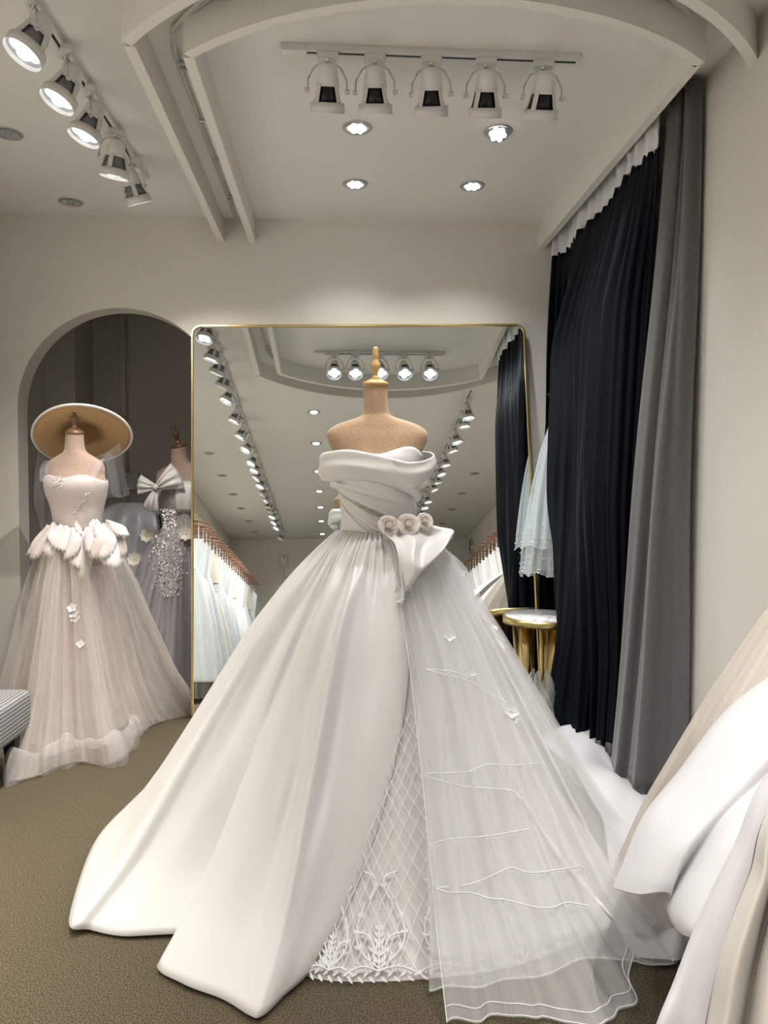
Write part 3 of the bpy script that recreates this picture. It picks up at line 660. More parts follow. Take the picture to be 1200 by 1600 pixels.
# white corded edges lying on the tulle
cords = [[(662, 1046), (700, 1050), (727, 1056), (744, 1053)], [(662, 1048), (700, 1056), (735, 1070), (760, 1085), (785, 1098)], [(662, 1209), (700, 1207), (728, 1204), (745, 1197), (762, 1193), (800, 1196), (858, 1192)],
         [(664, 1212), (690, 1219), (720, 1227), (760, 1233), (795, 1236), (808, 1246)], [(662, 1386), (690, 1383), (724, 1380), (752, 1370), (780, 1358), (797, 1357), (825, 1362), (880, 1356), (905, 1355), (938, 1364), (940, 1384)],
         [(664, 1388), (700, 1393), (730, 1394), (760, 1402), (790, 1403), (830, 1413), (855, 1413), (880, 1409), (912, 1414)], [(666, 1318), (700, 1312), (760, 1303), (820, 1296)]]
for cpts in cords:
    q = tulleA.on(cpts, .019); pts = cr(q, np.linspace(0, 1, 40)); wbuild(MB().tube(pts, .0018, 5), 'corded_edge', 'thread', gown)
for sk, t1 in ((tulleA, .998), (tulleB, .998), (tulleA, .985)):
    pts = [sk(u, t1)[0] for u in np.linspace(0, 1, 120)]; wbuild(MB().tube(pts, .0014, 4), 'hem_cord', 'thread', gown)
pts = [tulleA(.0, t)[0] for t in np.linspace(.1, 1, 60)]; wbuild(MB().tube(pts, .0012, 4), 'hem_cord', 'thread', gown)
# appliqued flowers and leaf sprays
def flower(mb, c, n, r, k_=5, a0=0):
    n = np.asarray(n, float); n /= np.linalg.norm(n); u = np.cross(n, (0, 0, 1.)); u /= np.linalg.norm(u); v = np.cross(n, u)
    for i in range(k_):
        a = a0+2*math.pi*i/k_; leaf(mb, c, u*math.cos(a)+v*math.sin(a), n, r, r*.85, .35)
    return mb.ball(np.asarray(c)+n*.003, r*.16)
NF = (0, -.85, .5)
for px, r_ in (((660, 858), .026), ((672, 866), .022), ((618, 928), .022), ((620, 940), .018), ((738, 893), .016), ((700, 995), .022), ((795, 1112), .022), ((800, 1122), .016), ((735, 1052), .010)):
    p = tulleA.on([px], .012)[0]; wbuild(flower(MB(), p, NF, r_, 5, random.random()*6), 'flower_applique', 'thread', gown)
k = MB()
for a, b in (((752, 968), (762, 974)), ((764, 978), (772, 986)), ((766, 990), (783, 992)), ((770, 996), (782, 1012)), ((768, 992), (792, 1010)), ((742, 962), (750, 966))):
    p, q = tulleB.on([a, b], .012); leaf(k, p, q-p, NF, .055 if a[0] > 760 else .03, .014, .05)
q = tulleB.on([(740, 955), (752, 968), (764, 982), (772, 996)], .012); k.tube(cr(q, np.linspace(0, 1, 20)), .002, 5)
wbuild(k, 'leaf_spray', 'thread', gown)
# satin cascade below the waist roses
top_row = [P(598, 833, 2.68), P(620, 834, 2.67), P(642, 829, 2.675), P(662, 821, 2.69), P(680, 822, 2.74)]
rows = [([(599, 862), (624, 860), (648, 848), (668, 836), (684, 832)], [.035, .075, .045, .085, .05]), ([(603, 900), (626, 886), (650, 870), (670, 854), (684, 846)], [.04, .085, .05, .095, .055]),
        ([(609, 942), (632, 908), (653, 890), (668, 868), (677, 856)], [.045, .085, .055, .09, .05]), ([(618, 940), (638, 914), (656, 896), (664, 874), (670, 862)], [.015, .03, .02, .03, .02])]
ctl = [top_row]
for pts_, lf in rows: ctl.append([tulleA.on([q], l)[0] if True else None for q, l in zip(pts_, lf)])
Gk = patch(ctl, 60, 40)
for i in range(60):
    for j in range(40):
        a, b = i/59, j/39; f = .018*math.sin(a*17+3.2*b+.5)*sstep(b, .02, .25)+.009*math.sin(a*37+1)*math.exp(-b*3.5); Gk[i, j] += np.array([.25, -1, .35])*float(f)
wbuild(MB().grid(Gk), 'satin_cascade', 'satin', gown, solid=.003)
# satin roses
def petal_grid(r, h, a0, wdt, open_):
    G = []
    for i in range(7):
        s = i/6-.5; row = []
        for j in range(6):
            t = j/5; rr = r*(.25+.75*t**.7)+open_*t*t*r; a = a0+s*wdt*(1-.25*t); z = h*t-open_*h*.5*t**3+h*.18*math.cos(s*math.pi)*t; row.append((rr*math.cos(a), rr*math.sin(a), z))
        G.append(row)
    return np.array(G)
for (px, py, Y, r_) in ((606, 824, 2.668, .030), (637, 822, 2.660, .031), (662, 816, 2.682, .024)):
    p = P(px, py, Y); sp = []
    for i in range(34):
        a = i*.42; rr = r_*(.05+.40*i/33); sp.append([(rr*math.cos(a), rr*math.sin(a), r_*.15), (rr*1.06*math.cos(a), rr*1.06*math.sin(a), r_*(.95-.2*i/33)), (rr*1.2*math.cos(a), rr*1.2*math.sin(a), r_*(1.0-.22*i/33))])
    ro = MB().grid(np.array(sp)).ball((0, 0, r_*.45), r_*.42, 12, 8).build('rose', 'rose', gown, loc=np.subtract(p, world_loc(gown)), solid=.0015)
    ro.rotation_euler = (R(62), R(random.uniform(-15, 15)), R(random.uniform(-8, 8)))
    for j in range(11):
        lay = 0 if j < 5 else 1; a0 = j*1.3+lay*.5
        MB().grid(petal_grid(r_*(.62+.30*lay), r_*(.85-.22*lay), a0, 1.75, .08+.40*lay)).build('petal', 'rose', ro, solid=.0015)
# the train lying on the carpet to the right
tr = [[(835, 1155, 3.33), (880, 1134, 3.28), (925, 1136, 3.24), (942, 1168, 3.20)], [(880, 1185, 3.0), (930, 1188, 3.0), (965, 1207, 2.95), (990, 1228, 2.9)], [(930, 1262, 2.6), (975, 1248, 2.6), (1010, 1254, 2.6), (1036, 1280, 2.58)],
      [(950, 1330, 2.30), (1000, 1318, 2.25), (1032, 1330, 2.2), (1060, 1352, 2.2)], [(955, 1405, 2.08), (1015, 1392, 2.02), (1052, 1402, 1.98), (1082, 1424, 1.98)], [(965, 1470, 1.93), (1028, 1462, 1.87), (1066, 1462, 1.84), (1088, 1468, 1.88)], [(985, 1515, 1.82), (1025, 1524, 1.775), (1056, 1518, 1.775), (1076, 1490, 1.83)], [(990, 1528, 1.80), (1025, 1533, 1.79), (1054, 1524, 1.79), (1074, 1494, 1.835)]]
G = patch([[P(*q) for q in r] for r in tr], 60, 120)
for i in range(60):
    for k_ in range(120):
        x, y, z = G[i, k_]; e = min(1, (59-i)/8)*min(1, (119-k_)/14)*min(1, k_/10); G[i, k_, 2] = max(.008, z+e*(.018*math.sin(17*x-5*y+2*math.sin(4*y))+.012*math.sin(9*x+13*y)+.004*math.sin(41*x-22*y)))
wbuild(MB().grid(G), 'train', 'whitesatin', gown, solid=.003)
# ================================================================== CURTAINS
def curtain(top, bot, z1, z0, pleats, amp, nu, nv, zpow=1.0, ph=0.0, topamp=None):
    U = np.linspace(0, 1, nu); T = cr(top, U); B = cr(bot, U); G = np.zeros((nu, nv, 3))
    if topamp is None: topamp = amp
    for k in range(nv):
        b = k/(nv-1); c = T+(B-T)*(b**zpow); t = np.gradient(c, axis=0); t /= np.linalg.norm(t, axis=1)[:, None]+1e-9; q = np.stack([-t[:, 1], t[:, 0]], 1)
        a = topamp+(amp-topamp)*sstep(b, 0, .3)
        w_ = np.sin(2*np.pi*pleats*U+ph+.8*np.sin(9*U+2*b))+.35*np.sin(2*np.pi*pleats*2.3*U+1+2*b)
        p = c+q*(a*w_)[:, None]; G[:, k, :2] = p; G[:, k, 2] = z1+(z0-z1)*b
    return G
def curtain3(paths, hs, z1, z0, pleats, amp, nu, nv, topamp, ph=0.0):
    """pleated cloth through plan outlines at several heights (0 top .. 1 hem)"""
    U = np.linspace(0, 1, nu); L = [cr(p, U) for p in paths]; G = np.zeros((nu, nv, 3))
    for k in range(nv):
        b = k/(nv-1); c = np.zeros((nu, 2))
        for d in (0, 1): c[:, d] = [np.interp(b, hs, [l[i, d] for l in L]) for i in range(nu)]
        t = np.gradient(c, axis=0); t /= np.linalg.norm(t, axis=1)[:, None]+1e-9; q = np.stack([-t[:, 1], t[:, 0]], 1)
        a = topamp+(amp-topamp)*sstep(b, 0, .3)
        w_ = np.sin(2*np.pi*pleats*U+ph+1.6*np.sin(11*U+1.5*b)+.9*np.sin(23*U))*(.75+.45*np.sin(17*U+1))+.22*np.sin(2*np.pi*pleats*2.6*U+1+2*b)
        p = c+q*(a*w_)[:, None]; G[:, k, 0] = np.minimum(p[:, 0], 1.328); G[:, k, 1] = np.minimum(p[:, 1], 4.135); G[:, k, 2] = z1+(z0-z1)*b
    for _ in range(3): G[:, 1:-1, :2] = .5*G[:, 1:-1, :2]+.25*(G[:, 2:, :2]+G[:, :-2, :2])
    return G
bc = empty('black_curtain', (1.2, 3.3, 0), label='long black pleated curtain with white heading tape gathered along the right wall', cat='curtain')
ctop = [(1.215, 4.10), (1.235, 4.0), (1.24, 3.9), (1.235, 3.8), (1.23, 3.7), (1.23, 3.55), (1.23, 3.4), (1.23, 3.25), (1.22, 3.1), (1.21, 2.95), (1.205, 2.84), (1.21, 2.74)]
cup = [(1.17, 4.08), (1.21, 4.04), (1.285, 3.98), (1.29, 3.88), (1.22, 3.82), (1.125, 3.76), (1.14, 3.62), (1.14, 3.45), (1.13, 3.25), (1.12, 3.08), (1.13, 2.95), (1.25, 2.90)]
cmid = [(1.135, 4.05), (1.20, 4.03), (1.285, 3.98), (1.295, 3.86), (1.22, 3.76), (1.085, 3.68), (1.085, 3.58), (1.15, 3.45), (1.10, 3.25), (1.09, 3.10), (1.11, 2.98), (1.23, 2.95)]
clow = [(1.12, 4.0), (1.20, 4.0), (1.29, 3.95), (1.295, 3.70), (1.27, 3.50), (1.12, 3.43), (1.035, 3.39), (1.05, 3.31), (1.11, 3.22), (1.14, 3.13), (1.17, 3.06), (1.26, 3.04)]
cbot = [(1.12, 3.98), (1.20, 3.98), (1.29, 3.92), (1.295, 3.65), (1.26, 3.46), (1.10, 3.40), (.955, 3.37), (.99, 3.30), (1.08, 3.22), (1.14, 3.17), (1.17, 3.12), (1.27, 3.08)]
Gc = curtain3([ctop, cup, cmid, clow, cbot], [0, .22, .55, .82, 1], 2.50, .045, 15, .024, 480, 48, .026)
wbuild(MB().grid(Gc), 'curtain_cloth', 'black', bc, solid=.003)
Gt = curtain3([ctop, ctop], [0, 1], 2.675, 2.49, 15, .026, 480, 5, .026)
wbuild(MB().grid(Gt), 'heading_tape', 'tape', bc, solid=.002)
Gh = Gc[:, -3:, :].copy(); Gh[:, :, 0] -= .006; Gh[:, :, 2] = np.linspace(.085, .012, 3)[None, :]+.02*np.sign(np.sin(np.linspace(0, 90, 480)))[:, None]*np.linspace(1, 0, 3)[None, :]
wbuild(MB().grid(Gh[170:]), 'hem_lining', 'greyvelvet', bc, solid=.002)
gcu = empty('grey_curtain', (1.25, 2.7, 0), label='grey velvet curtain hanging at the near end of the black curtain', cat='curtain')
gt = [(1.25, 2.76), (1.25, 2.70), (1.28, 2.69), (1.305, 2.67), (1.27, 2.635), (1.315, 2.62)]
gm = [(1.19, 2.92), (1.185, 2.82), (1.235, 2.80), (1.205, 2.735), (1.265, 2.70), (1.315, 2.66)]
gb = [(1.19, 3.12), (1.15, 2.97), (1.20, 2.93), (1.165, 2.80), (1.26, 2.76), (1.315, 2.68)]
Gg = curtain3([gt, gm, gb], [0, .6, 1], 2.68, .012, 2.0, .007, 160, 48, .012)
Gg[:, :, 0] += (.010*np.sin(np.linspace(0, 1, 48)*7+1)*np.sin(np.linspace(0, 1, 48)*np.pi))[None, :]
Gg[:, :, 0] = np.minimum(Gg[:, :, 0], 1.327)
wbuild(MB().grid(Gg), 'curtain_cloth', 'greyvelvet', gcu, solid=.005)
# ================================================================== COAT RACK, VEIL, TABLE
RX, RY = 1.215, 3.93
rk = empty('coat_rack', (RX, RY, 0), label='brass coat rack with short peg hooks half hidden by the black curtain', cat='coat rack')
wbuild(MB().tube([(RX, RY, .02), (RX, RY, 1.76)], .011, 12), 'pole', 'brass', rk)
wbuild(MB().lathe([(.001, .024), (.02, .022), (.10, .014), (.115, .006), (.115, 0), (.001, 0)], 32, (RX, RY, 0)), 'base', 'brass', rk)
for z, dx, dy, ln in ((1.655, -1, -.1, .085), (1.655, .3, -1, .07), (1.33, -1, -.25, .085), (1.5, -.2, -1, .08), (1.5, -.6, .5, .08)):
    d = np.array([dx, dy, .75]); d /= np.linalg.norm(d); a = np.array([RX, RY, z]); wbuild(MB().tube([a, a+d*ln*1.25], .0055, 8), 'peg', 'brass', rk)
vc = np.array([1.115, 3.885]); vt = P(874, 652, 3.89)[2]; vb = P(860, 896, 3.89)[2]; vm = P(860, 853, 3.89)[2]
ve = empty('bridal_veil', (vc[0], vc[1], vb), label='sheer two-tier bridal veil with pearl edging hung from the coat rack', cat='veil')
def veil(z1, z0, r1, amp, nf, sd):
    nu, nv = 120, 30; G = np.zeros((nu, nv, 3))
    for i in range(nu):
        a = 2*math.pi*i/nu
        for k in range(nv):
            b = k/(nv-1); r = .012+(r1-.012)*(b**.62); r *= 1+amp*math.sin(nf*a+sd+1.5*math.sin(3*a))*min(1, b*4)
            cx = vc[0]+.05*(1-b)**1.5*1.0; G[i, k] = (cx+r*.95*math.cos(a), vc[1]+r*.62*math.sin(a), z1+(z0-z1)*b+(.012*math.sin(5*a+sd) if k == nv-1 else 0))
    return G
G1 = veil(vt, vb, .118, .11, 9, 0); G2 = veil(vt+.004, vm, .125, .13, 8, 1.4)
wbuild(MB().grid(G1, True), 'long_tier', 'veil', ve); wbuild(MB().grid(G2, True), 'short_tier', 'veil', ve)
k = MB()
for G, dens in ((G1, 210), (G2, 190)):
    for _ in range(dens):
        i = random.randrange(120); t = abs(random.gauss(0, .08)); kk = max(0, 29-int(t*29)); p = G[i, kk]; d = np.array([p[0]-vc[0], p[1]-vc[1], 0]); k.ball(p+d*.03, random.choice((.0022, .0030, .0036)), 6, 4)
tag(wbuild(k, 'pearl_edging', 'pearl', ve), kind='stuff')
TX, TY, TZ_ = float(P(848, 965, 3.60)[0]), 3.60, .575
tb = empty('side_table', (TX, TY, 0), label='round marble side table with thick brass legs at the right edge of the mirror', cat='table')
wbuild(MB().lathe([(.001, 0), (.181, 0), (.184, .002), (.184, .012), (.001, .012)], 64, (TX, TY, TZ_-.010)), 'marble_top', 'marble', tb)
wbuild(MB().lathe([(.184, .0), (.198, .0), (.198, -.034), (.18, -.034), (.001, -.030), (.001, -.012), (.184, -.012), (.184, 0)], 64, (TX, TY, TZ_)), 'brass_rim', 'brass', tb)
for a in (60, 180, 300):
    x, y = TX+.08*math.cos(R(a)), TY+.08*math.sin(R(a)); wbuild(MB().lathe([(.001, TZ_-.03), (.036, TZ_-.03), (.036, .02), (.001, .02)], 36, (x, y, 0)), 'leg', 'brass', tb)
wbuild(MB().lathe([(.001, .022), (.145, .022), (.15, .018), (.15, 0), (.001, 0)], 48, (TX, TY, 0)), 'base', 'brass', tb)
# crumpled dust bag at the table foot
bg = empty('dust_bag', tuple(P(842, 1075, 3.33)[:2])+(0,), label='crumpled pale plastic dust bag beside the foot of the side table', cat='bag')
G = np.zeros((40, 20, 3)); bx, by = bg.location[0], bg.location[1]
for i in range(40):
    a = 2*math.pi*i/40
    for k_ in range(20):
        b = k_/19; r = .095*math.sin(math.pi*min(1, .12+b*.88)*.62+.15)*(1+.16*math.sin(5*a+3*b)+.10*math.sin(11*a-7*b)); G[i, k_] = (bx+r*math.cos(a), by+.75*r*math.sin(a), .32*(1-b)*(1+.15*math.sin(3*a+1))+.006)
wbuild(MB().grid(G, True), 'bag_film', 'plastic', bg)
wbuild(MB().tube([(bx+.05*math.cos(t)*(.6+.2*math.sin(3*t)), by-.05+.03*math.sin(t), .05+.02*math.sin(2*t)) for t in np.linspace(0, 6, 30)], .009, 6), 'gold_cord', 'brass', bg)
# ================================================================== BLUSH GOWN IN THE ARCH
BC = np.array([P(121, 800, 3.72)[0], 3.72]); ZB = lambda y: P(121, y, 3.72)[2]
def pxw(p, Y): return p*Y/F_PX
dxn = pxw(-3, 3.72)
tabB = [(ZB(677), .042, .042, dxn, .0), (ZB(695), .046, .044, dxn, 0), (ZB(706), .056, .05, dxn*.8, .0), (ZB(713), .095, .058, -.01, .005), (ZB(722), .14, .068, -.01, .005), (ZB(732), .152, .078, -.008, 0), (ZB(742), .148, .092, -.005, -.008), (ZB(755), .150, .112, 0, -.016), (ZB(770), .143, .112, .0, -.012), (ZB(790), .124, .098, 0, 0), (ZB(810), .112, .09, 0, 0), (ZB(824), .112, .09, 0, 0), (ZB(850), .14, .105, 0, 0), (ZB(880), .15, .11, 0, 0), (ZB(885), .001, .001, 0, 0)]
form('dress_form', BC, tabB, (R(12), R(4), 0), 'linen2', 'darkwood', 'pink-beige dress form under the wide hat wearing the blush gown', .042, 0, rz=R(-14))
rgB = spline_rings(tabB, 300)
def body(rg, C_, rz):
    def f(phi, z, off=0.0):
        a = math.radians(phi); q = [np.interp(z, rg[::-1, 0], rg[::-1, i]) for i in range(1, 5)]; x, y = (q[0]+off)*math.cos(a), (q[1]+off)*math.sin(a); ca, sa = math.cos(rz), math.sin(rz)
        return np.array([C_[0]+q[2]+ca*x-sa*y, C_[1]+q[3]+sa*x+ca*y, z])
    return f
tB = body(rgB, BC, R(-14))
bgn = empty('blush_gown', (BC[0], BC[1], 0), label='blush satin and tulle gown with zigzag-edged peplum petals standing in the arch', cat='gown')
def bodice(tf, ztop, zbot, off, nu=80, nv=24): return np.array([[tf(90+360*i/(nu-1), ztop(90+360*i/(nu-1))+(zbot-ztop(90+360*i/(nu-1)))*k/(nv-1), off) for k in range(nv)] for i in range(nu)])
ztb = lambda p: ZB(748)+.018*math.exp(-((abs(p-270)-35)/24)**2)-.012*math.exp(-((abs(p-270)-95)/30)**2)
wbuild(MB().grid(bodice(tB, ztb, ZB(828), .007)), 'bodice', 'blush', bgn, solid=.003)
k = MB()
for i in range(70):
    g = random.gauss(0, 1); p = tB(262+random.gauss(0, 7), ZB(755+random.gauss(0, 7)), .011); k.ball(p, random.uniform(.002, .0042), 5, 3)
tag(wbuild(k, 'bead_applique', 'silver', bgn), kind='stuff')
k = MB()
for i in range(60):
    s = random.random(); p = tB(318-28*s+random.gauss(0, 2.5), ZB(772+30*s+random.gauss(0, 1.5)), .012); k.ball(p, random.uniform(.002, .004), 5, 3)
tag(wbuild(k, 'bead_applique', 'silver', bgn), kind='stuff')
for ph, dz in ((222, 0), (322, 0)):      # sheer shoulder straps
    pts = [tB(ph+(90-ph+(360 if ph > 270 else 0))*0, ZB(758)-0.0, .008)]
    a = tB(ph, ZB(752), .008); b = tB(ph-12 if ph < 270 else ph+12, ZB(728), .01); c = tB(ph-40 if ph < 270 else ph+40, ZB(718), .012)
    q = cr([a, b, c], np.linspace(0, 1, 14)); sd = np.array([.02, 0, .004]); wbuild(MB().grid(np.stack([q-sd, q+sd], 1)), 'sheer_strap', 'hatveil', bgn)
ZBW = ZB(826)
bl_prof = make_prof([(0, 0), (.08, .12), (.25, .27), (.5, .46), (.75, .66), (.9, .84), (1, 1)])
def bhem(px, py, z=.006): return tuple(Fl(px, py, z)[:2])+(z,)
b_cols = [(90, BC[0]+.05, 4.02, .006), (140, BC[0]-.28, 3.98, .006), (180, BC[0]-.36, 3.72, .006), (205, BC[0]-.34, 3.45, .006), (225, *bhem(20, 1190)), (238, *bhem(12, 1219)), (250, *bhem(60, 1212)), (258, *bhem(95, 1196)), (266, *bhem(128, 1190)), (274, *bhem(165, 1195)), (284, *bhem(200, 1178)), (296, *bhem(212, 1150)), (312, *bhem(240, 1132)), (330, *bhem(285, 1120)), (350, BC[0]+.60, 3.92, .006), (390, BC[0]+.5, 4.05, .006), (450, BC[0]+.05, 4.02, .006)]
s1 = Skirt(BC, ZBW, .12, .10, b_cols, prof=bl_prof, ripple=lambda u, t: .012*np.sin(u*95+2*np.sin(u*21))*sstep(t, .0, .3), off=.0)
inn_cols = [(c[0], BC[0]+(c[1]-BC[0])*.60, BC[1]+(c[2]-BC[1])*.60, .01) for c in b_cols]
s0 = Skirt(BC, ZBW, .11, .09, inn_cols, prof=bl_prof, ripple=lambda u, t: .008*np.sin(u*60)*sstep(t, 0, .3))
wbuild(MB().grid(s0.grid(140, 40)), 'satin_slip', 'blush', bgn)
wbuild(MB().grid(s1.grid(260, 50)), 'tulle_skirt', 'blushtulle', bgn)
s2 = Skirt(BC, ZBW-.02, .13, .11, b_cols[3:15], prof=bl_prof, ripple=lambda u, t: .020*np.sin(u*52+2*np.sin(u*15)+2*t)*sstep(t, .0, .3), off=.02)
wbuild(MB().grid(s2.grid(220, 50)), 'tulle_overlay', 'blushtulle2', bgn)
# bunched tulle lying at the hem
k = MB(); nu, nv = 260, 12; G = np.zeros((nu, nv, 3))
for i in range(nu):
    u = .27+.42*i/(nu-1); a = s1(u, .93)[0]; b = s1(u, 1.0)[0]; d = (b-a); d[2] = 0; d /= np.linalg.norm(d)
    for j in range(nv):
        s = j/(nv-1); rad = .044+.018*math.sin(u*46)+.010*math.sin(u*97+1); an = math.pi*1.05*s; G[i, j] = a+d*(rad*(1-math.cos(an))*.9)+np.array([0, 0, rad*1.25*math.sin(an)-a[2]*(s**1.5)+.004])
G[:, :, 2] = np.maximum(G[:, :, 2], .004)
wbuild(k.grid(G), 'bunched_hem', 'hemtulle', bgn)
# peplum petals with pinked edges
def pinked(base, tip, side, ln_w, bend, nz=7):
    """satin petal hanging from base to tip, zigzag along its lower edge"""
    base = np.asarray(base, float); tip = np.asarray(tip, float); side = np.asarray(side, float); side /= np.linalg.norm(side); d = tip-base; n = np.cross(side, d); n /= np.linalg.norm(n)
    if n[1] > 0: n = -n
    nu, nv = 2*nz+1, 9; G = np.zeros((nu, nv, 3))
    for i in range(nu):
        s = i/(nu-1)*2-1
        for j in range(nv):
            t = j/(nv-1); wv = ln_w*(.28+.72*math.sin(math.pi*.5*min(1, t*1.5)))*(1-.25*max(0, t-.7)/.3); ln = t*(1-.22*abs(s)**1.6)
            p = base+d*ln+side*s*wv/2+n*(bend*math.sin(math.pi*t*.9)*(1-.4*s*s)+.012*math.sin(3*s+t*2))
            if j == nv-1 and i % 2: p = p+d/np.linalg.norm(d)*.019
            G[i, j] = p
    return MB().grid(G)
pet = [(80, 818, 58, 872, .13, 3.60), (92, 820, 80, 868, .14, 3.585), (100, 822, 98, 860, .15, 3.57), (118, 814, 121, 832, .07, 3.61), (112, 826, 108, 872, .12, 3.56), (124, 830, 124, 888, .13, 3.565), (132, 836, 128, 902, .09, 3.57), (150, 812, 153, 842, .10, 3.58), (165, 815, 193, 838, .10, 3.60), (152, 826, 148, 872, .12, 3.55), (160, 826, 162, 872, .13, 3.55), (166, 832, 180, 886, .13, 3.555), (172, 826, 190, 868, .11, 3.60), (138, 824, 140, 862, .10, 3.56), (74, 822, 48, 866, .10, 3.63)]
for i, (x0, y0, x1, y1, wd_, Y) in enumerate(pet):
    a = P(x0, y0, Y+.03); b = P(x1, y1, Y-.03); wbuild(pinked(a, b, (1, random.uniform(-.5, .5), random.uniform(-.35, .35)), wd_, random.uniform(.004, .014)), 'peplum_petal', 'blushpetal' if i % 3 else 'blush', bgn, solid=.002)
k = MB()
for i in range(3): flower(k, s1.on([(118+random.uniform(-5, 5), 952+7*i)], .014)[0], NF, .024, 5, i)
wbuild(k, 'flower_applique', 'blushpetal', bgn)
k = MB(); flower(k, s1.on([(127, 1008)], .02)[0], NF, .022, 4); wbuild(k, 'flower_applique', 'blushpetal', bgn)
# hat
hc = P(128, 682, 3.83); hat = empty('sun_hat', tuple(hc), label='wide-brimmed tan straw hat with white binding tilted on the blush dress form', cat='hat')
hb = R(-36)     # tilt backwards so the underside faces the room
def hatpart(mb, nm, m_, **kk): o = mb.build(nm, m_, hat, **kk); o.rotation_euler = (hb, R(-13), R(-3)); return o
rb = pxw(69, 3.8)
def brim(a, kk): return 1+.04*math.cos(2*a)+.02*math.sin(3*a)
hatpart(MB().lathe([(.085, .018), (.13, .006), (rb*.85, .0), (rb, .006)], 64, mod=brim), 'brim', 'hatstraw', solid=.003)
hatpart(MB().lathe([(.086, .018), (.092, .05), (.088, .10), (.07, .125), (.001, .132)], 40), 'crown', 'hatstraw', solid=.003)
pts = [(rb*brim(a, 0)*math.cos(a), rb*brim(a, 0)*math.sin(a), .006) for a in np.linspace(0, 2*math.pi, 64, endpoint=False)]
hatpart(MB().tube(pts, .0065, 8, True), 'brim_binding', 'hatband')
hatpart(MB().lathe([(rb*1.0, .009), (.12, .018), (.098, .03), (.100, .06), (.094, .105), (.07, .135), (.001, .14)], 48, mod=brim), 'tulle_cover', 'hatveil')
vh = empty('hat_veil', tuple(P(128, 700, 3.76)), label='sheer white veil falling behind the shoulders from the straw hat', cat='veil')
wbuild(MB().grid(patch([[P(62, 690, 3.74), P(66, 700, 3.80), P(72, 705, 3.84), P(80, 712, 3.86)], [P(54, 745, 3.74), P(60, 748, 3.82), P(72, 750, 3.80), P(84, 750, 3.88)], [P(54, 790, 3.75), P(62, 792, 3.82), P(70, 795, 3.80), P(82, 800, 3.88)], [P(64, 815, 3.76), P(66, 850, 3.82), P(72, 862, 3.82), P(84, 868, 3.88)]], 30, 30)), 'veil_fall', 'hatveil', vh)
wbuild(MB().grid(patch([[P(150, 712, 3.80), P(164, 708, 3.80), P(176, 700, 3.80), P(188, 692, 3.76)], [P(150, 735, 3.84), P(166, 735, 3.80), P(182, 730, 3.83), P(193, 728, 3.78)], [P(152, 765, 3.88), P(170, 768, 3.82), P(188, 770, 3.85), P(200, 764, 3.8)], [P(155, 780, 3.9), P(175, 778, 3.84), P(195, 776, 3.86), P(206, 768, 3.82)]], 30, 30)), 'veil_fall', 'hatveil', vh)
# ================================================================== GREY GOWN BEHIND
YG = 4.62; QC = np.array([P(285, 800, YG)[0], YG]); ZG = lambda y: P(285, y, YG)[2]
dxg = pxw(-4, YG)
tabG = [(ZG(698), .046, .044, dxg, .0), (ZG(712), .05, .046, dxg, 0), (ZG(722), .06, .052, dxg*.5, 0), (ZG(728), .10, .06, 0, .005), (ZG(737), .155, .07, 0, .005), (ZG(748), .165, .085, 0, 0), (ZG(762), .160, .11, 0, -.01), (ZG(780), .150, .115, 0, -.01), (ZG(800), .132, .10, 0, 0), (ZG(820), .12, .09, 0, 0), (ZG(845), .14, .105, 0, 0), (ZG(875), .16, .115, 0, 0), (ZG(880), .001, .001, 0, 0)]
form('dress_form', QC, tabG, (R(14), R(-12), 0), 'linen2', 'darkwood', 'dress form in the dim alcove wearing the grey gown with a satin bow', .046, 0, rz=R(-12))
tG = body(spline_rings(tabG, 300), QC, R(-12))
qg = empty('grey_gown', (QC[0], QC[1], 0), label='grey tulle gown with sequinned front and big ivory bow in the dim alcove', cat='gown')
wbuild(MB().grid(bodice(tG, lambda p: ZG(756), ZG(830), .006)), 'bodice', mat('grey_lace_cloth', (.42, .40, .38), .6, noise=.35, nscale=90), qg, solid=.003)
wbuild(MB().grid(np.array([[tG(275+60*i/15, ZG(752)+(ZG(800)-ZG(752))*j/7, .014+.004*math.sin(i)) for j in range(8)] for i in range(16)])), 'ivory_band', 'satin', qg, solid=.003)
g_cols = [(90, QC[0], 5.1, .006), (140, QC[0]-.45, 5.0, .006), (180, QC[0]-.55, 4.62, .006), (215, QC[0]-.52, 4.3, .006), (245, QC[0]-.28, 4.1, .006), (270, QC[0], 4.03, .006), (300, QC[0]+.20, 4.34, .006), (340, QC[0]+.42, 4.5, .006), (390, QC[0]+.5, 4.9, .006), (450, QC[0], 5.1, .006)]
sg = Skirt(QC, ZG(826), .13, .10, g_cols, prof=bl_prof, ripple=lambda u, t: .016*np.sin(u*90+2*np.sin(u*17))*sstep(t, 0, .3), off=.01)
wbuild(MB().grid(sg.grid(180, 40)), 'tulle_skirt', 'greytulle', qg)
sgi = Skirt(QC, ZG(826), .12, .09, [(c[0], QC[0]+(c[1]-QC[0])*.72, QC[1]+(c[2]-QC[1])*.72, .01) for c in g_cols], prof=bl_prof, ripple=lambda u, t: .012*np.sin(u*60)*sstep(t, 0, .3))
wbuild(MB().grid(sgi.grid(120, 30)), 'underskirt', mat('mauve_lining', (.36, .32, .35), .7), qg)
k = MB()
for i in range(900):
    t = random.random(); px = 264+random.gauss(0, 1)*(8+3*math.sin(3*t)); py = 795+135*t
    try:
        p = sg.on([(px, py)], .012)[0] if py > 830 else tG(250+random.uniform(-16, 22), ZG(py), .012)
    except Exception: continue
    a = random.random()*6.28; leaf(k, p, (math.cos(a), -.2, math.sin(a)), (0, -1, 0), .016, .006)
tag(wbuild(k, 'sequin_lace', 'silver', qg), kind='stuff')
